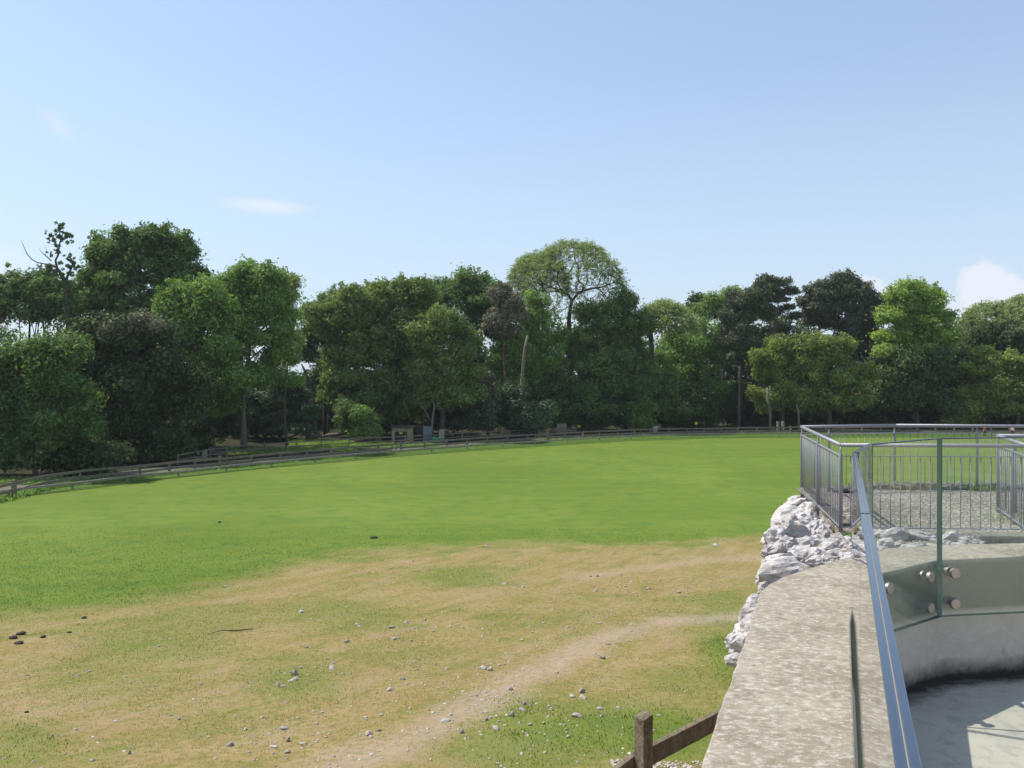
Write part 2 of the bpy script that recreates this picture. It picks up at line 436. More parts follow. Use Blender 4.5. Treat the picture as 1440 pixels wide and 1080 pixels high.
def mat_field():
    m, q = mat('grass_field'); p = wpos(q)
    dry = q.node('ShaderNodeAttribute', attribute_name='dry').outputs['Fac']
    dirt = q.node('ShaderNodeAttribute', attribute_name='dirt').outputs['Fac']
    n0 = q.noise(p, 0.09, 4, 0.6); n1 = q.noise(p, 0.9, 5, 0.65); n2 = q.noise(p, 9, 6, 0.7); n3 = q.noise(p, 55, 5, 0.75)
    st = q.node('ShaderNodeMapping', {'Vector': p, 'Rotation': (0, 0, 0.25), 'Scale': (0.12, 1.0, 1)}).outputs[0]
    nb = q.noise(st, 0.5, 4, 0.6)
    gcol = q.mix(q.ramp(n0, [(0.35, 0.0), (0.65, 1.0)]), (0.112, 0.164, 0.019), (0.150, 0.206, 0.031))
    gcol = q.mix(q.ramp(nb, [(0.40, 0.0), (0.70, 0.35)]), gcol, (0.18, 0.235, 0.042))
    gcol = q.mix(q.ramp(n1, [(0.36, 0.65), (0.54, 0.0)]), gcol, (0.082, 0.155, 0.024))
    gcol = q.mix(q.ramp(n2, [(0.30, 0.5), (0.5, 0.0)]), gcol, (0.095, 0.17, 0.022))
    gcol = q.mix(q.ramp(n3, [(0.55, 0.0), (0.75, 0.4)]), gcol, (0.21, 0.29, 0.06))
    dcol = q.mix(q.ramp(n1, [(0.32, 0.0), (0.68, 1.0)]), (0.285, 0.205, 0.075), (0.355, 0.262, 0.128))
    dcol = q.mix(q.ramp(n2, [(0.38, 0.8), (0.56, 0.0)]), dcol, (0.18, 0.172, 0.042))
    sk_ = q.node('ShaderNodeMapping', {'Vector': p, 'Rotation': (0, 0, 1.1), 'Scale': (6.0, 1.0, 1)}, vector_type='TEXTURE').outputs[0]
    ns = q.noise(sk_, 1.5, 6, 0.7)
    dcol = q.mix(q.ramp(ns, [(0.50, 0.0), (0.64, 0.6)]), dcol, (0.35, 0.258, 0.15))
    dcol = q.mix(q.ramp(ns, [(0.34, 0.7), (0.46, 0.0)]), dcol, (0.175, 0.18, 0.042))
    dcol = q.mix(q.ramp(n3, [(0.56, 0.0), (0.70, 0.6)]), dcol, (0.43, 0.34, 0.19))
    dcol = q.mix(q.ramp(n3, [(0.30, 0.5), (0.42, 0.0)]), dcol, (0.14, 0.115, 0.04))
    dd = q.math('ADD', dry, q.math('MULTIPLY', q.math('SUBTRACT', n2, 0.5), q.math('MULTIPLY', dry, 0.8)), True)
    c = q.mix(dd, gcol, dcol)
    ecol = q.mix(q.ramp(n3, [(0.35, 0.0), (0.62, 1.0)]), (0.33, 0.24, 0.18), (0.49, 0.375, 0.305))
    de = q.math('MULTIPLY', q.math('MULTIPLY', dirt, 0.75), q.ramp(n2, [(0.28, 0.35), (0.55, 1.0)]), True)
    c = q.mix(q.math('MULTIPLY', de, 0.85), c, ecol)
    h = q.math('ADD', q.math('MULTIPLY', n2, 1.0), q.math('MULTIPLY', n3, 0.7))
    return finish(m, q, c, 0.9, h, 0.5, 0.04, spec=0.12)
M['field'] = mat_field()
def grid_sheet(xs, ys, zoff=0.0):
    XX, YY = np.meshgrid(xs, ys); ZZ = gz(XX, YY)+zoff
    v = np.stack([XX.ravel(), YY.ravel(), ZZ.ravel()], 1).astype(np.float32)
    ny, nx = XX.shape; i = np.arange(nx-1)[None, :]+np.arange(ny-1)[:, None]*nx
    f = np.stack([i, i+1, i+1+nx, i+nx], -1).reshape(-1, 4).astype(np.int32)
    return v, f
def fastmesh(name, v, f, mt, smooth=True):
    me = bpy.data.meshes.new(name)
    me.vertices.add(len(v)); me.vertices.foreach_set('co', v.ravel())
    me.loops.add(f.size); me.loops.foreach_set('vertex_index', f.ravel())
    me.polygons.add(len(f)); me.polygons.foreach_set('loop_start', (np.arange(len(f))*f.shape[1]).astype(np.int32))
    me.polygons.foreach_set('loop_total', np.full(len(f), f.shape[1], np.int32))
    me.polygons.foreach_set('use_smooth', np.full(len(f), smooth))
    me.materials.append(mt); me.update(); return me
xs = np.concatenate([np.linspace(-1500, -70, 24), np.arange(-60, -24, .8), np.arange(-24, 14, .18), np.arange(14, 60, .8), np.linspace(70, 1500, 24)])
ys = np.concatenate([np.linspace(-300, -5, 14), np.arange(-4, 5, 1.0), np.arange(5, 30, .18), np.arange(30, 60, .6), np.arange(60, 140, 2.0), np.linspace(145, 1500, 30)])
v, f = grid_sheet(xs, ys)
me = fastmesh('field', v, f, M['field'])
dry, dirt, _, _ = masks(v[:, 0].astype(float), v[:, 1].astype(float))
for nm, val in (('dry', dry), ('dirt', dirt)):
    a = me.attributes.new(nm, 'FLOAT', 'POINT'); a.data.foreach_set('value', val.astype(np.float32))
tag(ob('field', me), kind='structure')

# short grass blades over the near slope
def blades(n, y0, y1, size, name, px0=-60, px1=1130):
    k = rng.random(n)
    Y = np.sqrt(y0*y0+k*(y1*y1-y0*y0)); px = rng.uniform(px0, px1, n)
    X = (px-CX)/F*Y
    dry_, dirt_, _, _ = masks(X, Y)
    nz = fbm(X, Y, 2.2, 21)
    keep = (rng.random(n) > dirt_*0.9) & (rng.random(n) > (Y-9)/(y1-9)*.97)
    keep &= ~((X > np.interp(Y, [4, 5, 6.5, 8, 9.5, 11.5, 13.8], [1.0, 1.3, 1.9, 2.3, 2.9, 3.8, 4.8])) & (Y < 14.6))
    keep &= X > -60
    X, Y, dry_, nz = X[keep], Y[keep], dry_[keep], nz[keep]; n = len(X)
    hgt = size*(0.5+rng.random(n))*(1.25-.55*dry_)*(.5+nz); wd = hgt*0.16+0.0012*Y/7
    a = rng.uniform(0, 2*np.pi, n); ln = rng.normal(0, .45, (n, 2))*hgt[:, None]
    Z = gz(X, Y)
    V = np.zeros((n, 3, 3))
    V[:, 0] = np.stack([X-np.cos(a)*wd, Y-np.sin(a)*wd, Z-.003], 1)
    V[:, 1] = np.stack([X+np.cos(a)*wd, Y+np.sin(a)*wd, Z-.003], 1)
    V[:, 2] = np.stack([X+ln[:, 0], Y+ln[:, 1], Z+hgt], 1)
    tint = np.clip(dry_*.75+rng.normal(0, .16, n)+.12, 0, 1)
    me = npmesh(name, V.reshape(-1, 3), 3, M['blade'], faceattr={'tint': tint})
    return tag(ob(name, me), kind='stuff')
def mat_blade():
    m, q = mat('grass_blade')
    t = q.node('ShaderNodeAttribute', attribute_name='tint').outputs['Fac']
    c = q.ramp(t, [(0.0, (0.115, 0.185, 0.022)), (0.35, (0.165, 0.225, 0.045)), (0.6, (0.24, 0.21, 0.065)), (1.0, (0.36, 0.275, 0.13))])
    b = q.node('ShaderNodeBsdfPrincipled', {'Base Color': c, 'Roughness': 0.7, 'Specular IOR Level': 0.15})
    tl = q.node('ShaderNodeBsdfTranslucent', {'Color': c})
    s = q.node('ShaderNodeMixShader', {0: 0.3, 1: b.outputs[0], 2: tl.outputs[0]})
    q.node('ShaderNodeOutputMaterial', {0: s.outputs[0]})
    return m
M['blade'] = mat_blade()
o = blades(400000, 6.2, 36, 0.019, 'grass')
tag(o, 'short dry and green grass blades on the near slope', 'grass')

# ------------------------------------------------------------------ fence lines in plan
MAINP = [(20, 699), (67, 687), (113, 680), (157, 675), (197, 671), (238, 666.5), (274, 662.5), (310, 659), (354, 655), (395, 650.5), (432, 647), (466, 644), (499, 641), (532, 638),
         (564, 635.2), (597, 632.6), (628, 630), (657, 627.8), (685, 625.6), (714, 623.6), (742, 621.8), (771, 620), (794, 618.6), (820, 617.2), (843, 616), (869, 614.8), (892, 613.8),
         (915, 613), (941, 612.3), (966, 611.7), (990, 611.2), (1014, 610.8), (1038, 610.5), (1065, 610.2), (1088, 610), (1112, 609.8), (1137, 609.6), (1162, 609.5), (1187, 609.5),
         (1212, 609.5), (1238, 609.5), (1264, 609.5), (1290, 609.5), (1316, 609.6), (1342, 609.7), (1368, 609.8), (1394, 609.9), (1420, 610), (1446, 610.1)]
mainp = [GP(*p) for p in MAINP]
def ext(pts, n0, n1):
    pts = list(pts)
    d = (pts[0]-pts[1]); 
    for _ in range(n0):
        q = pts[0]+d; q.z = float(gz(q.x, q.y)); pts.insert(0, q)
    d = (pts[-1]-pts[-2])
    for _ in range(n1):
        q = pts[-1]+d; q.z = float(gz(q.x, q.y)); pts.append(q)
    return pts
mainp = ext(mainp, 10, 12)
def offset(pts, dist, rel=1.0):
    """plan offset to the far side of a line of points"""
    o_ = []
    for i, p in enumerate(pts):
        d = pts[min(i+1, len(pts)-1)]-pts[max(i-1, 0)]
        n = Vector((-d.y, d.x, 0)).normalized()
        q = p+n*dist; q.z = float(gz(q.x, q.y)); o_.append(q)
    return o_
def strip(name, lines, mt, zoff):
    v_, f_ = [], []
    n = len(lines[0])
    for L in lines:
        for p in L: v_.append((p.x, p.y, float(gz(p.x, p.y))+zoff))
    for r in range(len(lines)-1):
        for i in range(n-1):
            f_.append((r*n+i, r*n+i+1, (r+1)*n+i+1, (r+1)*n+i))
    return ob(name, newmesh(name, v_, f_, mt, True))
def dense(pts, k=4):
    o_ = []
    for a, b in zip(pts[:-1], pts[1:]):
        for j in range(k): o_.append(a.lerp(b, j/k))
    return o_+[pts[-1]]
M['verge'] = mat_simple('rough_verge', (0.075, 0.125, 0.022), 0.95, 0, 0.45, 3, 0.9, 0.1)
M['path'] = mat_simple('pale_path_gravel', (0.145, 0.135, 0.10), 0.95, 0, 0.18, 3, 0.3, 0.1)
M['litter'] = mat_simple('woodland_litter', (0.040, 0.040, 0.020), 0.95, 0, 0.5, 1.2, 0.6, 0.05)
ml = dense(mainp)
MOW = [(-300, 742), (0, 702), (102, 690.5), (240, 673), (360, 660), (470, 650.5), (560, 642), (660, 634.5), (760, 628), (880, 620.5), (1000, 616.3), (1130, 615.2), (1450, 615), (1900, 617)]
mp_x = [p[0] for p in MAINP]; mp_y = [p[1] for p in MAINP]
def main_y(px): return float(np.interp(px, mp_x, mp_y)) if px >= 20 else 699+(20-px)*.19
vx = list(range(-280, 1440, 12)); v0 = [GP(p, float(np.interp(p, [m[0] for m in MOW], [m[1] for m in MOW]))) for p in vx]; v1 = [GP(p, main_y(p)-.4) for p in vx]
tag(strip('verge', [v0, [a.lerp(b, .33) for a, b in zip(v0, v1)], [a.lerp(b, .66) for a, b in zip(v0, v1)], v1], M['verge'], .03), kind='structure')
tag(strip('verge', [offset(ml, -.1), offset(ml, 1.2)], M['verge'], .026), kind='structure')
tag(strip('path', [offset(ml, 1.2), offset(ml, 2.6), offset(ml, 4.4)], M['path'], .045), kind='structure')
far = [offset(ml, 4.4)]
for dd in (6, 9, 14, 22):
    far.append(offset(ml, dd))
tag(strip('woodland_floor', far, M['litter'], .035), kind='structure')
# beyond 22 m the litter goes on as a big sheet
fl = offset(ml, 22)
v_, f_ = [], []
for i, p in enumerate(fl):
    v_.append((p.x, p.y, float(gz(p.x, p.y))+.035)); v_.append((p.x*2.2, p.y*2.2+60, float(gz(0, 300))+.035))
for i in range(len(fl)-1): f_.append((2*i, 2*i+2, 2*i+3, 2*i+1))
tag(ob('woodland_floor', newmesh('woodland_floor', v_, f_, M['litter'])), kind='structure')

# rough grass tufts along the verge
def tufts(line, off0, off1, n, hgt, name, mt, per=9, spread=.16):
    L = offset(line, 0); k = rng.integers(0, len(line)-1, n); t = rng.random(n)
    A = np.array([tuple(p) for p in line]); Dv = A[1:]-A[:-1]
    nn = np.stack([-Dv[:, 1], Dv[:, 0], np.zeros(len(Dv))], 1); nn /= np.linalg.norm(nn, axis=1)[:, None]
    c = A[k]+Dv[k]*t[:, None]+nn[k]*rng.uniform(off0, off1, n)[:, None]
    c = np.repeat(c, per, 0); m = len(c)
    c[:, :2] += rng.normal(0, spread, (m, 2))
    z = gz(c[:, 0], c[:, 1])+.02
    sc_ = np.repeat(.4+rng.random(n)**2*1.1, per)
    h_ = hgt*(0.4+rng.random(m))*sc_; w_ = h_*.22+.01; a = rng.uniform(0, np.pi, m); ln = rng.normal(0, .35, (m, 2))*h_[:, None]
    V = np.zeros((m, 3, 3))
    V[:, 0] = np.stack([c[:, 0]-np.cos(a)*w_, c[:, 1]-np.sin(a)*w_, z], 1)
    V[:, 1] = np.stack([c[:, 0]+np.cos(a)*w_, c[:, 1]+np.sin(a)*w_, z], 1)
    V[:, 2] = np.stack([c[:, 0]+ln[:, 0], c[:, 1]+ln[:, 1], z+h_], 1)
    return ob(name, npmesh(name, V.reshape(-1, 3), 3, mt, faceattr={'tint': np.clip(rng.normal(.45, .25, m), 0, 1)}))
o = tufts(ml, -.9, .9, 3400, .17, 'rough_grass', LM['fresh'])
tag(o, 'longer rough grass growing along the foot of the paddock fence', 'grass', kind='stuff')

# ------------------------------------------------------------------ fences
def rail_fence(name, pts, label, hgt, rails, pw, rw, rh, mt, group=None, cat='fence', skip=lambda i: False):
    root = thing(name, pts[0].copy(), label, cat, group)
    L = root.location
    pm = MB().box((0, 0, hgt/2-.1), (pw, pw, hgt+.2)).mesh('post', mt)
    for i, p in enumerate(pts):
        o_ = ob('post', pm, root, p-L); o_.rotation_euler = (R.uniform(-.03, .03), R.uniform(-.03, .03), R.uniform(-.2, .5))
        if i % 7 == 3: o_.scale = (1.35, 1.35, 1.12)
    for i, (a, b) in enumerate(zip(pts[:-1], pts[1:])):
        if skip(i): continue
        for z in rails:
            e = .03
            n = Vector((b.y-a.y, a.x-b.x, 0)).normalized()*(pw/2+rw/2+.004)
            m_ = MB().bar(a-L+n+Vector((0, 0, z+R.uniform(-e, e))), b-L+n+Vector((0, 0, z+R.uniform(-e, e))), rw, rh)
            ob('rail', m_.mesh('rail', mt), root)
    return root
rail_fence('paddock_fence', mainp, 'long two-rail brown timber fence curving round the far side of the field', .90, (.83, .42), .15, .045, .17, M['fence'])
KNEE = [(102, 688), (179, 678), (251, 670.5), (318, 663), (382, 656.5), (443, 650.5), (500, 645), (554, 639.8), (607, 636), (657, 632.4), (706, 629), (753, 625.8), (798, 622.8), (843, 620), (886, 617.8),
        (928, 616.3), (970, 615.3), (1011, 614.6), (1052, 614), (1094, 613.6), (1135, 613.4)]
kp = ext([GP(*p) for p in KNEE], 4, 14)
rail_fence('knee_rail_fence', kp, 'low pale single-rail fence standing just in front of the brown paddock fence', .44, (.40,), .11, .10, .13, M['knee'])
BACK = [(250, 654), (290, 647), (330, 641), (372, 637), (417, 633.5), (452, 631.5), (491, 628.5), (530, 626.5), (570, 624.5), (610, 622), (650, 619.5), (690, 617.5), (730, 615), (770, 612.8), (810, 610.8)]
rail_fence('path_fence', [GP(*p) for p in BACK], 'brown timber fence on the woodland side of the path, in front of the logs', .95, (.88, .45), .12, .045, .10, M['fence'])
# near fence below the wall
a0 = Vector((-.72, 4.0, 0)); a1 = Vector((.909, 5.5, 0)); a2 = Vector((2.35, 6.82, 0))
root = thing('boundary_fence', Vector((.909, 5.5, float(gz(.909, 5.5)))), 'weathered timber post and rail fence running in below the concrete wall', 'fence')
L = root.location
for p in (a0, a1):
    b_ = MB().box(Vector((p.x, p.y, (-2.2-.765)/2)), (.085, .10, 2.2-.765), .55)
    for q_ in b_.v[4:]:
        q_.z += (.02 if q_.x > p.x else -.008)
    b_.build('post', M['fence_near'], root, bevel=.006)
nn = Vector((1.32, -1.44, 0)).normalized()*-.075
for z in (-1.115, -1.55):
    for p, q_ in ((a0, a1), (a1, a2)):
        e_ = (q_-p).normalized()*.004
        MB().bar(Vector((p.x, p.y, z-(.34 if p is a0 else 0)))+nn+e_, Vector((q_.x, q_.y, z))+nn-e_, .045, .135).build('rail', M['fence_near'], root, bevel=.005)
# ------------------------------------------------------------------ concrete platform
def gline(y): return .321+.413*(y-.667)           # outer face of the near glass, in plan
OUT_EDGE = [(.535+.41*(-2.2-2.14), -2.2), (.535, 2.14), (1.12, 3.57), (1.285, 3.79), (1.54, 4.02), (1.78, 4.20), (2.07, 4.42), (2.50, 4.52), (3.0, 4.56), (4.1, 4.52), (5.0, 4.0), (5.5, 3.0), (5.6, -2.2)]
IN_EDGE = [(gline(-2.2)-.010, -2.2), (gline(3.1)-.009, 3.1), (1.418, 3.31), (1.652, 3.77), (2.205, 4.135), (2.76, 4.235), (4.0, 4.19), (4.72, 3.75), (5.15, 2.9), (5.25, -2.2)]
wall = thing('parapet_wall', Vector((1.0, 3.4, 0)), 'weathered concrete parapet wall with lichen-spotted top curving round the viewing platform', 'wall')
def strip_wall():
    """closed wall: top, inner face, outer face, with a soft arris"""
    bm = bmesh.new()
    near = [OUT_EDGE[0]]
    for (x0, y0), (x1, y1) in zip(OUT_EDGE[:7], OUT_EDGE[1:8]):
        k = max(1, int(math.hypot(x1-x0, y1-y0)/.07))
        for i in range(1, k+1):
            t = i/k; w_ = noise.noise(Vector((x0+(x1-x0)*t, y0+(y1-y0)*t, 0))*9)*.007+noise.noise(Vector((x0+(x1-x0)*t, y0+(y1-y0)*t, 5))*40)*.003
            near.append((x0+(x1-x0)*t-w_, y0+(y1-y0)*t+w_*.5))
    poly = near+OUT_EDGE[8:]+IN_EDGE[::-1]
    L = wall.location
    vs = [bm.verts.new((p[0]-L.x, p[1]-L.y, .63)) for p in poly]
    fc = bm.faces.new(vs)
    bmesh.ops.recalc_face_normals(bm, faces=[fc])
    if fc.normal.z < 0: fc.normal_flip()
    r = bmesh.ops.extrude_face_region(bm, geom=[fc])
    for e in r['geom']:
        if isinstance(e, bmesh.types.BMVert): e.co.z = -3.6
    for f_ in bm.faces: pass
    bmesh.ops.recalc_face_normals(bm, faces=bm.faces[:])
    me = bpy.data.meshes.new('coping'); bm.to_mesh(me); bm.free()
    me.materials.append(M['wall']); me.materials.append(M['inner'])
    for pl in me.polygons:
        c = pl.center+L
        if abs(pl.normal.z) < .5:
            # the inner faces look into the platform
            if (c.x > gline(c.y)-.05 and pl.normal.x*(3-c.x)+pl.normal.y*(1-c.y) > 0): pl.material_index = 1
    o_ = ob('wall_body', me, wall)
    b = o_.modifiers.new('bevel', 'BEVEL'); b.width = .006; b.segments = 2; b.limit_method = 'ANGLE'; b.angle_limit = math.radians(50)
    return o_
strip_wall()
# floor slab
fl_poly = [(p[0]-(.04 if i < 3 else 0), p[1]+(.03 if 2 < i < 7 else 0)) for i, p in enumerate(IN_EDGE)]
def floor_mesh():
    bm = bmesh.new()
    vs = [bm.verts.new((p[0], p[1], 0)) for p in fl_poly]; bm.faces.new(vs)
    for x in np.arange(-1.2, 5.4, .09):
        bmesh.ops.bisect_plane(bm, geom=bm.verts[:]+bm.edges[:]+bm.faces[:], plane_co=(x, 0, 0), plane_no=(1, 0, 0))
    for y in np.arange(-2.1, 4.4, .09):
        bmesh.ops.bisect_plane(bm, geom=bm.verts[:]+bm.edges[:]+bm.faces[:], plane_co=(0, y, 0), plane_no=(0, 1, 0))
    bmesh.ops.recalc_face_normals(bm, faces=bm.faces[:])
    me = bpy.data.meshes.new('platform_floor'); bm.to_mesh(me); bm.free()
    if me.polygons[0].normal.z < 0: me.flip_normals()
    me.materials.append(M['floor'])
    a = me.attributes.new('grime', 'FLOAT', 'POINT')
    X = np.array([v.co.x for v in me.vertices]); Y = np.array([v.co.y for v in me.vertices])
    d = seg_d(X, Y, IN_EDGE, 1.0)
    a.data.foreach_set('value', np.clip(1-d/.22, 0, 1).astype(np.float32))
    return me
fl_o = tag(ob('platform_floor', floor_mesh()), kind='structure')
# hairline joint in the floor
j0, j1 = Vector((2.05+.0, 3.60, 0)), Vector((3.4, 3.36, 0))
jm = MB().bar(j0+Vector((0, 0, .002)), j1+Vector((0, 0, .002)), .008, .004)
o = jm.build('floor_joint', mat_simple('pale_joint_mortar', (.42, .40, .34), .9)); tag(o, kind='structure')
o.parent = fl_o

# ------------------------------------------------------------------ glass balustrade
def pane(a, b, label, z0=.36, z1=1.27, th=.021, bolts=True, gap=.012, b0=.12):
    """a, b: outer face in plan; the pane thickens to the inside"""
    a = Vector((a[0], a[1], 0)); b = Vector((b[0], b[1], 0)); d = (b-a).normalized(); n = Vector((d.y, -d.x, 0))
    root = thing('glass_panel', Vector((a.x, a.y, z0)), label, 'glass panel', 'glass panels of the balustrade')
    def quad(pts): return pts
    mb = MB()
    e = d*.0015
    for off in (0.0, th):           # two faces
        p, q_ = a+n*off, b+n*off; k = len(mb.v)
        mb.v += [p+e+Vector((0, 0, z0)), q_-e+Vector((0, 0, z0)), q_-e+Vector((0, 0, z1-.001)), p+e+Vector((0, 0, z1-.001))]
        mb.f.append((k, k+1, k+2, k+3) if off == 0.0 else (k+3, k+2, k+1, k))
    mb.build('pane', M['glass'], root)
    tm = MB()
    for o0, o1 in ((0, th/2-.0009), (th/2+.0009, th)):
        c = (o0+o1)/2
        tm.bar(a+n*c+Vector((0, 0, z1-.003)), b+n*c+Vector((0, 0, z1-.003)), o1-o0, .006)
    tm.build('top_edge', M['edge_top'], root, bevel=.0012)
    MB().bar(a+n*(th/2)+Vector((0, 0, z1-.0035)), b+n*(th/2)+Vector((0, 0, z1-.0035)), .0016, .004).build('interlayer', M['interlayer'], root)
    for p, s in ((a, 1), (b, -1)):
        MB().bar(p+d*s*.0015+n*(th/2)+Vector((0, 0, z0)), p+d*s*.0015+n*(th/2)+Vector((0, 0, z1-.007)), th, .003).build('side_edge', M['edge_side'], root)
    MB().bar(a+n*(th/2)+Vector((0, 0, z0-.0015)), b+n*(th/2)+Vector((0, 0, z0-.0015)), th, .003).build('bottom_edge', M['edge_side'], root)
    # stand-off bolts
    ln = (b-a).length
    for t in () if not bolts else ((b0, ln-.12) if ln > .6 else ((ln/2,) if ln < .3 else (.09, ln-.09))):
        for z in (.425, .58):
            c = a+d*t+Vector((0, 0, z))
            w = MB()
            w.tube([c+n*(th+.001), c+n*(th+.016), c+n*(th+.019)], [.027, .027, .024], 24)
            back = c-n*(gap+.02)
            if gap > .03: w.tube([c-n*.002, c-n*.012], [.025, .025], 20)
            w.tube([c-n*.012 if gap > .03 else c-n*.001, back], [.016, .016], 16)
            w.build('stand_off_bolt', M['bolt'], root, smooth=False, bevel=.0015)
    return root
pane((gline(-1.6), -1.6), (gline(1.875), 1.875), 'nearest long glass panel along the parapet, its polished top edge running under the camera')
pane((gline(1.887), 1.887), (gline(3.32), 3.32), 'second glass panel along the parapet, ending at the corner beside the white rocks')
pane((1.437, 3.35), (1.665, 3.73), 'narrow glass panel set at the turn of the parapet', bolts=False)
pane((1.675, 3.742), (2.178, 4.080), 'clear glass panel in front of the green-banded inner wall, left of the green vertical joint', gap=.05)
pane((2.186, 4.083), (3.0, 4.20), 'clear glass panel right of the green vertical joint with two bolts at its left edge', gap=.055, b0=.07)
pane((3.015, 4.20), (3.85, 4.12), 'glass panel farthest to the right on the inner wall', gap=.06)

# ------------------------------------------------------------------ gravel terrace and mound
GZ = -.40
TER = [(1.9, 4.3), (3.0, 5.2), (3.5, 6.6), (3.85, 8.2), (4.13, 9.98), (4.88, 13.4), (5.35, 14.0), (6.5, 14.35), (8.5, 14.3), (11, 13.6), (13, 12), (13.5, 9), (12, 4.6), (8.0, 2.0), (5.7, 2.0), (5.62, 3.05), (5.1, 4.1), (4.15, 4.62), (3, 4.66), (2.3, 4.6)]
def gravel_mat():
    m, q = mat('terrace_gravel'); p = wpos(q)
    vo = q.node('ShaderNodeTexVoronoi', {'Vector': p, 'Scale': 34.0}); n = q.noise(p, 3, 5, .6); n2 = q.noise(p, 60, 4, .7)
    sep = q.node('ShaderNodeSeparateColor', {0: vo.outputs['Color']})
    c = q.mix(sep.outputs[0], (0.20, 0.17, 0.13), (0.36, 0.32, 0.27))
    c = q.mix(q.ramp(sep.outputs[1], [(.82, 0), (.9, .9)]), c, (0.55, 0.52, 0.46))
    c = q.mix(q.ramp(n, [(.55, 0), (.72, .75)]), c, (0.13, 0.16, 0.045))
    return finish(m, q, c, .95, q.math('ADD', vo.outputs['Distance'], n2), .8, .02, spec=.15)
M['gravel'] = gravel_mat()
mb = MB(); mb.prism(TER, -6.0, GZ)
o = mb.build('gravel_terrace', M['gravel']); tag(o, kind='structure')
# skirt of earth around the mound so that it does not stand as a cliff
v_, f_ = [], []
tc = Vector((8, 9, 0)); nT = len(TER)
for p in TER:
    d = Vector((p[0]-tc.x, p[1]-tc.y, 0)).normalized()
    v_.append((p[0], p[1], GZ-.03)); q_ = (p[0]+max(d.x*3.2, .8), p[1]+d.y*3.2); v_.append((q_[0], q_[1], float(gz(q_[0], q_[1]))-.4))
sk = [6, 7, 8, 9, 10, 11, 12]
for i in sk:
    j = (i+1) % nT; f_.append((2*i, 2*j, 2*j+1, 2*i+1))
tag(ob('mound_slope', newmesh('mound_slope', v_, f_, M['verge'], True)), kind='structure')

# loose gravel stones on the terrace (countless)
def pebbles(n, sampler, smin, smax, name, mt, sub=0):
    t = (1+5**.5)/2
    ico = np.array([(-1, t, 0), (1, t, 0), (-1, -t, 0), (1, -t, 0), (0, -1, t), (0, 1, t), (0, -1, -t), (0, 1, -t), (t, 0, -1), (t, 0, 1), (-t, 0, -1), (-t, 0, 1)], float)/1.9
    fi = np.array([(0, 11, 5), (0, 5, 1), (0, 1, 7), (0, 7, 10), (0, 10, 11), (1, 5, 9), (5, 11, 4), (11, 10, 2), (10, 7, 6), (7, 1, 8), (3, 9, 4), (3, 4, 2), (3, 2, 6), (3, 6, 8), (3, 8, 9), (4, 9, 5), (2, 4, 11), (6, 2, 10), (8, 6, 7), (9, 8, 1)])
    c = sampler(n); n = len(c)
    s = smin*(smax/smin)**(rng.random(n)**2)
    V = ico[None]*(1+rng.normal(0, .16, (n, 12, 1)))*s[:, None, None]*np.stack([rng.uniform(.8, 1.3, n), rng.uniform(.6, 1.1, n), rng.uniform(.35, .7, n)], 1)[:, None, :]
    a = rng.uniform(0, 2*np.pi, n); ca, sa = np.cos(a)[:, None], np.sin(a)[:, None]
    V = np.stack([V[..., 0]*ca-V[..., 1]*sa, V[..., 0]*sa+V[..., 1]*ca, V[..., 2]], -1)+c[:, None, :]
    Fc = (fi[None]+12*np.arange(n)[:, None, None]).reshape(-1, 3)
    me = fastmesh(name, V.reshape(-1, 3).astype(np.float32), Fc.astype(np.int32), mt, False)
    a_ = me.attributes.new('tint', 'FLOAT', 'FACE'); a_.data.foreach_set('value', np.repeat(rng.random(n), 20).astype(np.float32))
    return ob(name, me)
def peb_mat(name, a, b):
    m, q = mat(name); t = q.node('ShaderNodeAttribute', attribute_name='tint').outputs['Fac']
    return finish(m, q, q.mix(t, a, b), .9, spec=.2)
M['peb'] = peb_mat('pebble', (.22, .18, .14), (.50, .46, .41)); M['peb2'] = peb_mat('chipped_stone', (.30, .25, .20), (.54, .50, .45))
def s_ter(n):
    px = rng.uniform(1185, 1500, n*2); D = rng.uniform(8.8, 14, n*2); x = (px-CX)/F*D
    k = x > np.interp(D, [8.2, 9.98, 13.4, 14], [3.9, 4.2, 4.95, 5.4]); x, D = x[k][:n], D[k][:n]
    return np.stack([x, D, np.full(len(x), GZ+.004)], 1)
o = pebbles(9000, s_ter, .008, .022, 'gravel', M['peb']); tag(o, 'loose brown and grey gravel on the terrace', 'gravel', kind='stuff')
# weeds in the gravel
def weed(c, r, n, hgt, label):
    a = rng.uniform(0, 2*np.pi, n); rr = r*np.sqrt(rng.random(n)); x = c[0]+np.cos(a)*rr; y = c[1]+np.sin(a)*rr*.8
    h_ = hgt*(.4+rng.random(n)); w_ = h_*.18; an = rng.uniform(0, np.pi, n); ln = rng.normal(0, .4, (n, 2))*h_[:, None]; z = np.full(n, c[2])
    V = np.zeros((n, 3, 3)); V[:, 0] = np.stack([x-np.cos(an)*w_, y-np.sin(an)*w_, z], 1); V[:, 1] = np.stack([x+np.cos(an)*w_, y+np.sin(an)*w_, z], 1)
    V[:, 2] = np.stack([x+ln[:, 0], y+ln[:, 1], z+h_], 1)
    o_ = ob('weed_patch', npmesh('weed_patch', V.reshape(-1, 3), 3, LM['fresh'], faceattr={'tint': rng.random(n)}))
    return tag(o_, label, 'weeds', kind='stuff')
weed((6.75, 10.9, GZ), .4, 260, .035, 'flat patch of green weeds in the gravel beside the right-hand railing')
weed((8.05, 13.7, GZ), .25, 300, .10, 'green weed tuft growing by the kerb stones under the far railing')
weed((4.1, 9.6, GZ), .15, 200, .07, 'few weeds at the foot of the near corner post of the railing')
weed((4.75, 12.9, GZ-.1), .2, 200, .05, 'weeds among the topmost white stones')

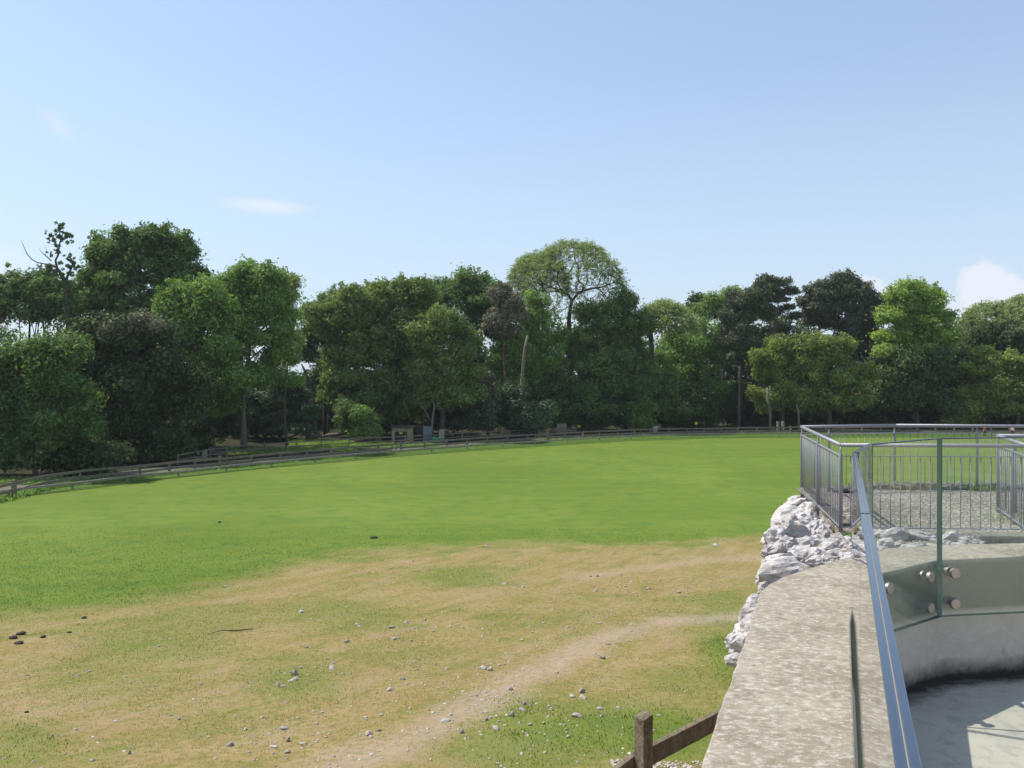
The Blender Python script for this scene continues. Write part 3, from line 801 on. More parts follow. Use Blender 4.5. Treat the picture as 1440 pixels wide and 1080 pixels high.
# ------------------------------------------------------------------ rocks
def rock_mesh(seed, sub=3, cuts=9, rough=.27):
    rr = random.Random(seed); bm = bmesh.new(); bmesh.ops.create_icosphere(bm, subdivisions=sub, radius=1)
    pl = []
    for _ in range(cuts):
        n = Vector((rr.gauss(0, 1), rr.gauss(0, 1), rr.gauss(0, 1))).normalized(); pl.append((n, rr.uniform(.52, .92)))
    off = Vector((rr.uniform(0, 99), rr.uniform(0, 99), rr.uniform(0, 99)))
    for v in bm.verts:
        d = v.co.normalized(); r = 1.05
        for n, k in pl:
            q = d.dot(n)
            if q > .05: r = min(r, k/q)
        r += rough*(noise.fractal(d*2.4+off, 1.0, 2.0, 4))+.05*abs(noise.noise(d*7+off))
        v.co = d*r
    me = bpy.data.meshes.new('rock'); bm.to_mesh(me); bm.free(); me.materials.append(M['rock'])
    return me
rock_pool = [rock_mesh(100+i, 4 if i < 8 else 3) for i in range(18)]
RT = [4.1, 4.4, 5.0, 6.5, 8.0, 9.5, 11.5, 13.9]
RL = [1.18, 1.30, 1.46, 2.05, 2.50, 3.03, 3.92, 4.72]          # left rim
RI = [1.55, 1.95, 2.5, 3.3, 3.8, 4.1, 4.5, 4.95]           # towards the railing
ZL = [.05, -.05, -.12, -.15, -.22, -.34, -.48, -.55]
ZI = [.54, .50, .38, .12, -.14, -.36, -.40, -.42]
nu, nv = 90, 36
V = []
for i in range(nu):
    t = RT[0]+(RT[-1]-RT[0])*i/(nu-1)
    xl, xi, zl, zi = (float(np.interp(t, RT, A)) for A in (RL, RI, ZL, ZI))
    for j in range(nv):
        s = j/(nv-1)
        if s < .4:
            k = s/.4; zb = float(gz(xl-.6, t))-.2; x = xl-.55+.55*k**.6+.05; z = zb+(zl-zb)*k
        else:
            k = (s-.4)/.6; x = xl+(xi-xl)*k; z = zl+(zi-zl)*(k**.7)
        p = Vector((x, t, z))
        dsp = .16*abs(noise.fractal(p*1.6, 1.0, 2.0, 4)) + .10*noise.noise(p*3.1)
        nrm = Vector((-1, -.2, .3)) if s < .4 else Vector((-.3, -.3, 1))
        p += nrm.normalized()*(dsp-.16)
        V.append(p)
Fc = [(i*nv+j, (i+1)*nv+j, (i+1)*nv+j+1, i*nv+j+1) for i in range(nu-1) for j in range(nv-1)]
M['rockcore'] = mat_simple('crevice_shade_rock', (.20, .175, .15), .95, 0, .5, 7, .8, .1)  # shade in the gaps between rocks, put into the core's darker colour
rocks = thing('rock_outcrop', Vector((3.0, 8.5, -2.5)), 'heap of pale white and grey limestone rocks between the concrete wall and the railing', 'rocks')
L = rocks.location
core = newmesh('rock_face', [p-L for p in V], Fc, M['rockcore'], True)
ob('rock_face', core, rocks)
bvh = BVHTree.FromPolygons([tuple(p) for p in V], Fc)
eye = Vector((0, 0, EYE))
def rock_at(px, py, wpx, hpx, D=None, tilt=0.0, k=None, parent=rocks, dep=.8, sink=.25):
    if D is None:
        h = bvh.ray_cast(eye, (P(px, py, 1.0)-eye).normalized())
        if h[0] is None: return None
        c = h[0].copy(); D = c.y
    else: c = P(px, py, D)
    me = rock_pool[R.randrange(len(rock_pool)) if k is None else k]
    o_ = ob('rock', me, parent, c-parent.location)
    sx_ = wpx/F*D/2*1.42; sz_ = hpx/F*D/2*1.42
    o_.scale = (sx_, (sx_+sz_)/2*dep, sz_); o_.rotation_euler = (R.uniform(-.25, .25), tilt, R.uniform(-.5, .5))
    return o_
# px, py, width, height, tilt (clockwise in the picture)
for r_ in [(1125, 689, 14, 9, 0), (1133, 693, 12, 8, .2), (1120, 695, 12, 9, 0), (1130, 701, 22, 11, .2), (1118, 704, 16, 9, -.2), (1141, 706, 14, 9, .3), (1127, 709, 16, 8, 0), (1136, 712, 14, 10, .4),
           (1113, 712, 34, 13, -.45), (1101, 722, 34, 14, -.8), (1146, 717, 22, 15, .3), (1131, 720, 26, 16, -.5), (1112, 731, 44, 28, -.6), (1135, 735, 26, 26, -.7), (1094, 741, 34, 40, -1.0), (1112, 752, 44, 46, -.8),
           (1155, 727, 16, 9, .5), (1161, 733, 18, 9, .5), (1166, 741, 20, 9, .5), (1171, 749, 20, 9, .4), (1152, 735, 18, 12, .5), (1157, 746, 24, 18, .6), (1147, 752, 34, 30, -.8), (1133, 757, 44, 16, -.8),
           (1172, 757, 16, 9, .2), (1163, 760, 22, 16, .4), (1081, 757, 26, 40, -1.2), (1086, 774, 30, 20, -.3), (1100, 775, 26, 12, .5), (1119, 776, 24, 14, -.2), (1133, 771, 34, 22, -.5), (1148, 768, 24, 26, -.4),
           (1160, 779, 36, 20, -.5), (1183, 772, 29, 28, 0), (1138, 786, 30, 18, -.3), (1122, 792, 30, 16, .2), (1076, 785, 18, 34, .2), (1098, 791, 46, 22, -.2), (1106, 803, 60, 30, -.15), (1079, 806, 20, 36, .25), (1150, 792, 30, 14, 0), (1170, 790, 24, 12, .1),
           (1090, 728, 30, 26, -.5), (1122, 742, 30, 30, .3), (1143, 742, 24, 22, 0), (1093, 760, 34, 26, .2), (1108, 768, 34, 20, 0), (1124, 783, 34, 18, 0), (1148, 783, 34, 18, .2), (1168, 770, 26, 20, 0), (1174, 782, 26, 16, .2), (1190, 784, 22, 14, 0),
           (1203, 727, 18, 12, 0), (1206, 738, 20, 14, .2), (1202, 750, 18, 14, -.2), (1208, 762, 22, 18, 0), (1200, 772, 18, 16, 0), (1210, 780, 24, 18, .2), (1225, 776, 18, 16, .2)]:
    rock_at(*r_[:4], tilt=r_[4])
# lower stones beside the parapet
for (px, py, w, h, D, tl) in [(1062, 868, 34, 34, 5.0, -.7), (1050, 886, 58, 26, 4.9, -.8), (1066, 850, 24, 22, 5.1, -.5), (1040, 905, 34, 22, 4.75, -.3), (1053, 912, 34, 30, 4.7, .3), (1037, 928, 24, 14, 4.6, .1), (1055, 935, 30, 22, 4.5, .2), (1072, 838, 16, 28, 5.3, .2)]:
    rock_at(px, py, w, h, D, tl)
# edging stones in front of the gravel and kerb stones at its far side
edging = thing('edging_stones', Vector((5.2, 9.2, GZ)), 'row of rough pale stones edging the gravel just behind the concrete wall', 'stone edging')
for (px, py, w, h, D, tl) in [(1236, 752, 22, 13, 9.7, 0), (1262, 753, 34, 17, 9.55, .1), (1284, 755, 26, 13, 9.6, 0), (1305, 757, 46, 9, 9.6, .1), (1246, 764, 26, 15, 9.1, 0), (1238, 776, 24, 14, 8.8, 0), (1262, 767, 20, 12, 9.2, 0),
                              (1282, 771, 40, 13, 9.0, -.05), (1308, 771, 30, 11, 9.05, .05), (1338, 757, 30, 15, 9.5, .2), (1362, 763, 28, 14, 9.3, -.2), (1333, 768, 22, 10, 9.1, 0), (1352, 769, 22, 10, 9.1, 0), (1375, 766, 18, 12, 9.2, 0)]:
    rock_at(px, py, w, h, D, tl, parent=edging, dep=.6)
kerb = thing('kerb_stones', Vector((7, 14.1, GZ)), 'line of dark mossy kerb stones along the far gravel edge', 'kerb stones')
M['rockdark'] = mat_simple('mossy_dark_stone', (.17, .165, .14), .95, 0, .45, 12, .6, .2)
dk = [m_.copy() for m_ in rock_pool[8:13]]
for m_ in dk: m_.materials.clear(); m_.materials.append(M['rockdark'])
px = 1168
while px < 1560:
    w = R.uniform(12, 22); D = 13.75
    if px < 1200: D = 13.4
    o_ = ob('kerb_stone', R.choice(dk), kerb, P(px+w/2, 525+F*(1.6-GZ)/D-4.5, D)-kerb.location)
    o_.scale = (w/F*D/2*1.15, .14, .085); o_.rotation_euler = (0, R.uniform(-.05, .05), R.uniform(-.2, .2)); px += w*.93
for i in range(5):
    t = i/4
    o_ = ob('kerb_stone', R.choice(dk), kerb, Vector((4.35+.5*t, 10.6+2.6*t, GZ+.04))-kerb.location); o_.scale = (.12, .3, .08); o_.rotation_euler = (0, 0, -.2)
# dark low kerb at the right, behind the wall
o = MB().bar((5.42, 9.35, -.38), (9.5, 9.15, -.40), .25, .20).build('stone_kerb', M['rockdark'], bevel=.02)
tag(o, 'dark smooth kerb between the edging stones and the right edge of the picture', 'kerb')

# ------------------------------------------------------------------ tubular railings
def railing(label, a, b, za, posts, cut_tail=False, base_z=GZ, spacing=.122, group='tubular railing runs of the terrace', bottom=True, endpost=(True, True)):
    a = Vector((a[0], a[1], 0)); b = Vector((b[0], b[1], 0)); d = (b-a).normalized(); ln = (b-a).length
    root = thing('railing', Vector((a.x, a.y, base_z)), label, 'railing', group)
    z0 = base_z
    hr = MB().tube([a+Vector((0, 0, z0+1.1)), b+Vector((0, 0, z0+1.1))], .025, 14); hr.build('handrail', M['steel'], root, smooth=True)
    MB().bar(a+Vector((0, 0, z0+.965)), b+Vector((0, 0, z0+.965)), .04, .010).build('top_rail', M['steel'], root)
    if bottom: MB().bar(a+Vector((0, 0, z0+.07)), b+Vector((0, 0, z0+.07)), .04, .010).build('bottom_rail', M['steel'], root)
    pmesh = MB()
    pmesh.tube([(0, 0, -.25), (0, 0, .945), (0, 0, .975), (0, 0, 1.0), (0, 0, 1.035), (0, 0, 1.08)], [.024, .024, .022, .013, .011, .011], 14)
    pm = pmesh.mesh('post', M['steel'], True)
    for t in posts:
        p = a+d*t+Vector((0, 0, z0)); ob('post', pm, root, p-root.location)
    bm_ = MB().tube([(0, 0, .07), (0, 0, .965)], .0062, 6).mesh('baluster', M['steel'], True)
    n = int(ln/spacing)
    for i in range(1, n+1):
        t = i*ln/(n+1)
        if min(abs(t-q) for q in posts) < .05: continue
        ob('baluster', bm_, root, a+d*t+Vector((0, 0, z0))-root.location)
    return root
NC, FC = (4.12, 9.98), (4.87, 13.40)
railing('left railing run above the white rocks, from the near corner to the far corner', NC, FC, 0, [0, 1.75, 3.46])
railing('front railing run crossing the gravel behind the glass panels', NC, (9.6, 9.72), 0, [2.4, 4.6], bottom=True)
railing('far railing run at the back of the gravel, left stretch up to its second post', FC, (6.65, 13.80), 0, [.52, 1.80])
railing('far railing run at the back of the gravel, right stretch below the two children', (6.65, 13.80), (11.2, 13.30), 0, [1.33, 3.0])
DB = (6.98, 11.45)
railing('railing run at right turning back towards the front railing, with the thick paired posts', DB, (6.38, 9.84), 0, [0.04, .95])
railing('short railing run at the right picture edge leading off from the paired posts', DB, (9.8, 11.5), 0, [.25, 1.8])
# ------------------------------------------------------------------ loose stones on the slope
small_pool = [rock_mesh(300+i, 2, 9, .1) for i in range(10)]
for m_ in small_pool: m_.materials.clear(); m_.materials.append(M['stone'])
SG = 'loose stones scattered on the dry slope'
def stone(px, py, wpx, hpx, label):
    p = GP(px, py)
    o_ = ob('stone', R.choice(small_pool)); w = wpx/F*p.y/2
    o_.scale = (w, w*.8, max(hpx/F*p.y/2*.95, w*.35)); o_.location = p+Vector((0, 0, o_.scale[2]*.35)); o_.rotation_euler = (R.uniform(-.3, .3), R.uniform(-.3, .3), R.uniform(0, 6))
    return tag(o_, label, 'stone', SG)
NAMED = [(818, 975, 12, 9, 'largest pale stone at the right end of the track, above the fence post'), (820, 984, 13, 6, 'flat pale stone touching the underside of the largest pale stone'),
 (805, 982, 11, 5, 'low white stone left of the pair of pale stones above the post'), (737, 994, 7, 8, 'white upright stone above the wide flat one, middle of the stone cluster'),
 (735, 1002, 13, 6, 'wide flat pinkish stone in the middle cluster below the track'), (720, 1011, 9, 12, 'upright white block-shaped stone standing on end'),
 (684, 1016, 8, 7, 'small stone left of the upright white block'), (765, 1022, 7, 5, 'small dark-sided stone right of the upright white block'), (775, 1002, 8, 6, 'grey stone on the green patch right of the middle cluster'),
 (804, 981, 8, 6, 'dark stone with shadow above the green patch'), (844, 1000, 11, 6, 'brownish stone in the grass left of the fence post'), (870, 999, 9, 5, 'reddish stone nearest the top of the fence post'),
 (811, 1012, 16, 8, 'broad grey stone on green grass straight left of the post'), (846, 1011, 8, 7, 'small grey stone just left of the post top'), (697, 1030, 14, 7, 'grey stone pair piece below the upright white block'),
 (745, 1024, 8, 5, 'pale chip on the green patch under the middle cluster'), (627, 1017, 16, 7, 'flat pale stone lying in the bare track'), (650, 1034, 8, 8, 'stone at the lower edge of the track'),
 (519, 1033, 14, 9, 'lone reddish-grey stone left of the bare track'), (532, 1028, 8, 6, 'small stone just right of the lone reddish one'), (536, 1006, 7, 6, 'small dark stone above the lone reddish one'),
 (669, 980, 9, 5, 'dark flat stone above the track middle'), (783, 945, 8, 5, 'dark stone on the upper part of the track'), (847, 925, 12, 8, 'dark-sided stone to the right of the track top'),
 (717, 971, 10, 7, 'white stone beside the dark one on the track edge'), (415, 950, 11, 13, 'tall white stone in the left green patch'), (413, 957, 14, 6, 'flat white stone at the foot of the tall white one'),
 (392, 966, 4, 9, 'thin upright white flake left of the tall white stone'), (399, 965, 10, 4, 'low white flake beside the thin upright one'), (468, 942, 14, 6, 'long brown stone right of the tall white stone'),
 (424, 861, 10, 6, 'grey stone in the green strip at upper left of the slope'), (419, 882, 0, 0, ''), (502, 879, 8, 5, 'grey stone in the middle of the slope near the green strip'), (551, 883, 10, 5, 'pale double stone on the green strip'),
 (572, 876, 7, 6, 'dark little stone at the right end of the green strip'), (554, 900, 9, 6, 'pale stone below the pale double stone'), (487, 905, 9, 6, 'pale squared stone left of centre on the slope'),
 (567, 956, 9, 6, 'stone in the open dry grass above the track'), (547, 971, 11, 7, 'pale stone a little lower left in the open dry grass'), (427, 1044, 13, 6, 'pale stone in the lower left group, its right-hand one'),
 (404, 1056, 11, 7, 'white stone lowest of the lower left group'), (400, 1022, 12, 6, 'brownish stone uppermost of the lower left group'), (386, 1048, 15, 6, 'white-edged flat stone at left of the lower left group'),
 (405, 1039, 8, 10, 'upright pale stone inside the lower left group'), (323, 1045, 12, 8, 'lone grey and pink stone at bottom left'), (345, 1022, 8, 5, 'little stone up and right of the lone grey and pink one'),
 (182, 1057, 6, 8, 'white stone standing alone at the bottom left of the slope'), (130, 1068, 10, 5, 'flat white stone lowest at bottom left'), (106, 1026, 9, 4, 'flat pale stone on the far left slope'), (252, 1009, 6, 5, 'small white stone between the two bottom left groups'),
 (110, 949, 8, 4, 'small brown-edged stone at left of the slope'), (316, 825, 10, 3, 'white flat stone at the edge between green field and dry grass'), (1006, 768, 12, 5, 'lone brownish stone near the upper right end of the dry grass'),
 (684, 769, 10, 4, 'flat white stone on the border of the green field'), (690, 941, 10, 9, 'pale stone cluster head beside the track'), (679, 939, 12, 6, 'flat pale stone left of the cluster head'), (840, 811, 6, 6, 'white pebble-like stone on the upper dry grass'),
 (955, 834, 8, 5, 'dark stone among the chips at right'), (912, 829, 8, 5, 'stone in the chip patch left of the dark one'), (838, 831, 6, 6, 'stone at the left end of the chip patch'), (710, 821, 9, 4, 'dark flat stone on the upper dry slope'), (735, 825, 8, 4, 'flat stone right of the dark flat one on the upper slope')]
for s_ in NAMED:
    if s_[4]: stone(*s_)
CL = [(650, 950, 90, 26, 34), (690, 935, 40, 14, 16), (560, 880, 110, 26, 30), (730, 1020, 110, 40, 36), (900, 828, 90, 16, 34), (410, 950, 60, 22, 18), (760, 880, 160, 40, 34), (380, 1040, 80, 30, 22),
      (980, 830, 90, 14, 20), (700, 985, 70, 16, 20), (240, 950, 240, 90, 26), (500, 1000, 200, 60, 24), (880, 900, 110, 40, 18), (640, 800, 300, 30, 14)]
cnt = 0
CW = ['in the strip left of the bare track', 'beside the middle of the track', 'on the green strip at upper left', 'on the green patch below the track', 'in the stony patch at upper right', 'around the tall white stone', 'in the middle of the dry slope', 'in the lower left group',
      'near the rocks at upper right', 'along the lower side of the track', 'widely spread at far left', 'widely spread at lower centre', 'above the upper end of the track', 'along the upper dry slope']
for (cx, cy, rx, ry, n), cw in zip(CL, CW):
    for _ in range(int(n*.62)):
        px, py = R.gauss(cx, rx*.55), R.gauss(cy, ry*.6)
        if px < 5 or py > 1078 or py < 768 or px > 1040 or (px > 860 and py > 985): continue
        w = R.uniform(3.5, 8)*(.6+.4*(py-760)/300); stone(px, py, w, w*R.uniform(.4, .7), 'small pale loose stone '+cw); cnt += 1
def s_cl(n):
    o_ = []
    for cx, cy, rx, ry, k in CL:
        for _ in range(int(n*k/346)):
            px, py = R.gauss(cx, rx*.85), R.gauss(cy, ry*.9)
            if px > 1040 or py > 1095 or py < 764: continue
            o_.append(tuple(GP(px, py)+Vector((0, 0, .004))))
    for _ in range(int(n*.3)):
        t = R.random()*(len(TRACK)-2); i = int(t); t -= i; x0, y0 = TRACK[i]; x1, y1 = TRACK[i+1]
        px, py = x0+(x1-x0)*t+R.gauss(0, 16), y0+(y1-y0)*t+R.gauss(0, 11)
        if px < 1040 and py < 1100: o_.append(tuple(GP(px, py)+Vector((0, 0, .003))))
    for _ in range(int(n*.5)):
        px, py = R.uniform(0, 1040), R.uniform(775, 1085)
        if py > np.interp(px, bx, by)+4: o_.append(tuple(GP(px, py)+Vector((0, 0, .003))))
    return np.array(o_)
o = pebbles(1100, s_cl, .007, .026, 'stone_chips', M['peb2']); tag(o, 'small pale stone chips strewn over the dry slope and the bare track', 'stone chips', kind='stuff')
def s_base(n):
    px = rng.uniform(860, 1000, n); py = rng.uniform(1072, 1110, n)
    return np.array([tuple(GP(a, b)+Vector((0, 0, .006))) for a, b in zip(px, py)])
o = pebbles(500, s_base, .010, .03, 'gravel_strip', M['peb2']); tag(o, 'pale chippings along the foot of the near fence below the wall', 'gravel', kind='stuff')
# dung heaps
for (px, py, w, h, lb) in [(18, 899, 12, 7, 'dark lump at left of the dung heap on the far left slope'), (30, 893, 14, 6, 'dark elongated lump at the top right of the dung heap on the far left'), (26, 906, 13, 6, 'dark lump lowest in the dung heap on the far left'),
                          (61, 897, 8, 5, 'small dark lump right of the dung heap'), (118, 869, 8, 5, 'black round dropping by itself at the green edge, left'), (525, 757, 12, 4, 'black dropping on the green field above the dry grass'),
                          (309, 735, 5, 3, 'tiny dark dropping far out on the green field, left'), (37, 1005, 6, 4, 'small brown dropping at the lower left'), (97, 890, 8, 3, 'thin brown dropping between the heap and the round one')]:
    p = GP(px, py); o_ = ob('dung', R.choice(dk)); w_ = w/F*p.y/2
    o_.data = o_.data.copy(); o_.data.materials.clear(); o_.data.materials.append(M['dung'])
    o_.scale = (w_, w_*.7, max(h/F*p.y/2, w_*.4)); o_.location = p+Vector((0, 0, o_.scale[2]*.4)); o_.rotation_euler = (0, 0, R.uniform(-.4, .4)); tag(o_, lb, 'dung', 'droppings on the grass')
tw = [GP(292, 893), GP(312, 889), GP(332, 888), GP(356, 887)]
o = MB().tube([p+Vector((0, 0, .02+.02*(i % 2))) for i, p in enumerate(tw)], [.004, .009, .013, .010], 6).build('fallen_stick', M['bark'])
tag(o, 'thin grey stick lying on the dry grass at left', 'stick')

# ------------------------------------------------------------------ trees
def leaf_cloud(centres, radii, n, size, up=.35, squash=.75, seed=0, flat=None, elong=1.0, nd=None):
    n = int(n*1.75); size = size*.88
    """n leaf quads on/in little tufts; centres (k,3), radii (k,)"""
    r_ = np.random.default_rng(seed)
    k = len(centres); w = radii**2; idx = r_.choice(k, n, p=w/w.sum())
    d = r_.normal(size=(n, 3)); d /= np.linalg.norm(d, axis=1)[:, None]
    rad = radii[idx]*(.55+.5*r_.random(n)**.6)
    strag = r_.random(n) < .10; rad[strag] *= r_.uniform(1.1, 1.75, strag.sum())
    off = d*rad[:, None]; off[:, 2] *= squash
    c = centres[idx]+off
    nrm = d*.65+r_.normal(size=(n, 3))*.65
    if nd is not None: nrm += nd[idx]*.6
    # pass
    nrm[:, 2] += up; nrm /= np.linalg.norm(nrm, axis=1)[:, None]
    t = np.cross(nrm, r_.normal(size=(n, 3))); t /= np.linalg.norm(t, axis=1)[:, None]+1e-9
    b = np.cross(nrm, t); s = size*(.55+.9*r_.random(n))[:, None]
    t = t*s*elong; b = b*s*.55
    V = np.stack([c-t-b*.7, c-t*.3+b*1.1, c+t-b*.3], 1)
    tint = np.clip(.45+r_.normal(0, .17, n)+(r_.random(k)[idx]-.5)*.35, 0, 1)
    return V.reshape(-1, 3), tint
def crown_tufts(lobes, D, seed, tuft, shell=(.55, 1.0), dens=1.0, depthk=.85, lower=-.85):
    """lobes in picture terms (px,py,rx,ry[,dD]); returns tuft centres, radii in space"""
    r_ = np.random.default_rng(seed); C_, R_, N_ = [], [], []
    for lb in lobes:
        px, py, rx, ry = lb[:4]; dD = lb[4] if len(lb) > 4 else 0
        c = np.array(P(px, py, D+dD)); a = rx/F*D; b = ry/F*D; dp = min(a*depthk, 7.5)
        rt = tuft*(.8+.4*r_.random())
        n = int(dens*2.6*(a*b+a*dp+b*dp)/(rt*rt*1.4))+4
        d = r_.normal(size=(n, 3)); d /= np.linalg.norm(d, axis=1)[:, None]
        d = d[d[:, 2] > lower]
        N_.append(d)
        rr = shell[0]+(shell[1]-shell[0])*r_.random(len(d))**.5
        C_.append(c+d*rr[:, None]*np.array([max(a-rt*.55, .2), max(dp-rt*.4, .2), max(b-rt*.55, .2)])); R_.append(rt*np.clip(np.exp(r_.normal(-.25, .38, len(d))), .3, 1.6))
    return np.concatenate(C_), np.concatenate(R_), np.concatenate(N_)
LEAFK = 0.84
TREES = []
def push(px, D, name):
    if name == 'background_tree': return D+17
    if px < 100 and D < 58: return D+4
    if name == 'undergrowth_shrub': return D+(4 if px < 130 else 9)
    return D+(10 if px < 260 else 13)
def tree(name, label, px, D, lobes, leaf, n, size=.17, tuft=1.1, trunk=.32, bark='bark', group=None, lean=0, limbs=6, tpx=None, ttop=None, shell=(.55, 1.0), dens=1.0, up=.35, squash=.75,
         cat='tree', lower=-.85, elong=1.0, seed=None, sprig=.12, trunk_px=None, twigs=0):
    D = push(px, D, name)
    sd = seed if seed is not None else (len(TREES)*13+5); rr = random.Random(sd)
    base = onground(px, D)
    root = thing(name, base, label, cat, group); L = np.array(base)
    full = []
    for lb in lobes:
        px_, py_, rx_, ry_ = lb[:4]; dD = lb[4] if len(lb) > 4 else 0
        full.append((px_, py_, rx_*.74, ry_*.74, dD))
        for _ in range(7):
            th = rr.uniform(-.35, math.pi+.35); q = rr.uniform(.55, .95); z_ = rr.uniform(-.8, .8)
            full.append((px_+math.cos(th)*rx_*q, py_-math.sin(th)*ry_*q, rx_*rr.uniform(.18, .42), ry_*rr.uniform(.18, .42), dD+z_*min(rx_/F*D*.8, 6)))
    C_, R_, N_ = crown_tufts(full, D, sd, tuft, shell, dens*.75, lower=lower)
    # a few thin sprigs push out of the outline
    k = int(len(C_)*sprig*3)
    if k:
        r_ = np.random.default_rng(sd+1); ii = r_.choice(len(C_), k); cc = C_.mean(0)
        dv = C_[ii]-cc; dv /= np.linalg.norm(dv, axis=1)[:, None]; dv[:, 2] += .4
        C_ = np.concatenate([C_, C_[ii]+dv*tuft*r_.uniform(.4, 1.0, (k, 1))]); R_ = np.concatenate([R_, np.full(k, tuft*.32)]); N_ = np.concatenate([N_, N_[ii]])
    # woody parts
    zt = max(C_[:, 2]); zl = min(C_[:, 2])
    cx_ = float(np.average(C_[:, 0])); 
    top = Vector((cx_, D, zt-(zt-zl)*.3))
    if ttop: top = P(ttop[0], ttop[1], D)
    H_ = top.z-base.z
    pts, rad = [], []
    ns = 8
    for i in range(ns+1):
        t = i/ns; p = base.lerp(top, t); w = math.sin(t*math.pi)*H_*.02
        p += Vector((w*math.sin(t*5+sd), w*math.cos(t*4+sd)*.5, 0))
        if i == 0: p.z -= .3
        pts.append(p); rad.append(trunk*(1-.75*t)+(.35*trunk if i == 0 else 0))
    mb = MB(); mb.tube(pts, rad, 9)
    r_ = np.random.default_rng(sd+2)
    for j in range(limbs):
        t0 = rr.uniform(.35, .95); k0 = min(int(t0*ns), ns-1); s_ = pts[k0].lerp(pts[k0+1], t0*ns-k0)
        tgt = Vector(C_[r_.integers(len(C_))])
        if tgt.z < s_.z-1: tgt.z = s_.z+abs(tgt.z-s_.z)*.3
        m1 = s_.lerp(tgt, .4)+Vector((0, 0, -.06*(tgt-s_).length)); m2 = s_.lerp(tgt, .75)+Vector((0, 0, .03*(tgt-s_).length))
        r0 = trunk*(1-.75*t0)*.55
        mb.tube([s_, m1, m2, tgt], [r0, r0*.7, r0*.45, r0*.15], 5)
        for _ in range(3+twigs):
            tg2 = Vector(C_[r_.integers(len(C_))]); 
            if (tg2-m2).length > 5*tuft+2: tg2 = m2+(tg2-m2).normalized()*(3*tuft)
            mb.tube([m2, m2.lerp(tg2, .5)+Vector((0, 0, .2)), tg2], [r0*.35, r0*.22, r0*.07], 4, False)
    mb.build('trunk', M[bark], root, smooth=True)
    V, tint = leaf_cloud(C_-L, R_, int(n*LEAFK), size*1.12, up, squash, sd+3, elong=elong, nd=N_)
    ob('crown', npmesh('crown', V, 3, LM[leaf], faceattr={'tint': tint}), root)
    TREES.append(root); return root
def dome_tree(name, label, px, base_D, cx_, cy_, rx, ry, leaf, n, trunk=.45, group=None, seed=5, size=.10, split=(800, 470), levels=5, fan=2.2, outer=.9, zmin=-.1, inner_leaf=.25, tw=1.0, low=False):
    """open dome: forking limbs spread like a fan and end under a thin shell of young leaves"""
    D = base_D+13; base = onground(px, D); root = thing(name, base, label, 'tree', group)
    rr = random.Random(seed); c = P(cx_, cy_, D); a = rx/F*D; b = ry/F*D; dp = a*.8
    s0 = P(split[0], split[1], D); mb = MB()
    mb.tube([base-Vector((0, 0, .3)), base.lerp(s0, .5)+Vector((.2, 0, 0)), s0], [trunk*1.3, trunk, trunk*.8], 9)
    tips = []
    # targets over the dome
    n_t = 1500; T = []
    for i in range(n_t):
        th = rr.uniform(0, 2*math.pi); z = rr.uniform(zmin, 1); r = math.sqrt(max(0, 1-z*z)); k = rr.uniform(.95, 1.0) if rr.random() < .82 else rr.uniform(.6, .93)
        T.append(c+Vector((r*math.cos(th)*a*k, r*math.sin(th)*dp*k, z*b*k)))
    def grow(p, d, pts_, rad, lev):
        if len(pts_) <= 1 or lev == 0:
            for t in pts_[:3]:
                m_ = p.lerp(t, .5)+Vector((rr.uniform(-.2, .2), rr.uniform(-.2, .2), rr.uniform(-.1, .3)))
                mb.tube([p, m_, t], [max(rad*.55, .035)*tw, max(rad*.35, .03)*tw, .02*tw], 3, False); tips.append(t); tips.append(m_.lerp(t, .5))
            return
        cen = sum(pts_, Vector())/len(pts_)
        q = p.lerp(cen, rr.uniform(.36, .5)); q += Vector((rr.uniform(-.25, .25), rr.uniform(-.25, .25), rr.uniform(.0, .3)))
        mid = p.lerp(q, .5)+d*.18*(q-p).length
        mb.tube([p, mid, q], [rad, rad*.88, rad*.76], 6 if rad > .08 else 4, False)
        # split the targets in two or three by a random plane through the centre
        k = 3 if len(pts_) > 60 and rr.random() < .5 else 2
        sd_ = rr.sample(pts_, min(k, len(pts_))); groups = [[] for _ in sd_]
        for t in pts_: groups[min(range(len(sd_)), key=lambda i: (t-sd_[i]).length)].append(t)
        for gp in groups:
            if gp: grow(q, (q-mid).normalized(), gp, rad*max(.35, min(.92, (len(gp)/len(pts_))**.42)), lev-1)
    grow(s0, Vector((0, 0, 1)), T, trunk*.75, levels+4)
    mb.build('trunk', M['bark'], root, smooth=True)
    C_ = np.array([tuple(t) for t in tips]); keep = np.array([rr.random() < (1 if ((t-c).x/a)**2+((t-c).y/dp)**2+((t-c).z/b)**2 > .72 else inner_leaf) for t in tips])
    C_ = C_[keep]; r_ = np.random.default_rng(seed)
    C_ = np.concatenate([C_]+[C_+r_.normal(0, .35, C_.shape) for _ in range(2)])
    # denser towards the top of the dome
    w = np.array([.25+max(0, (z-c.z)/b)*.9 for z in C_[:, 2]]); R_ = .30*np.sqrt(w)
    V, tint = leaf_cloud(C_-np.array(base), R_, int(n*LEAFK), size, .3, .6, seed)
    ob('crown', npmesh('crown', V, 3, LM[leaf], faceattr={'tint': tint}), root); TREES.append(root); return root

TG = 'woodland trees beyond the field'
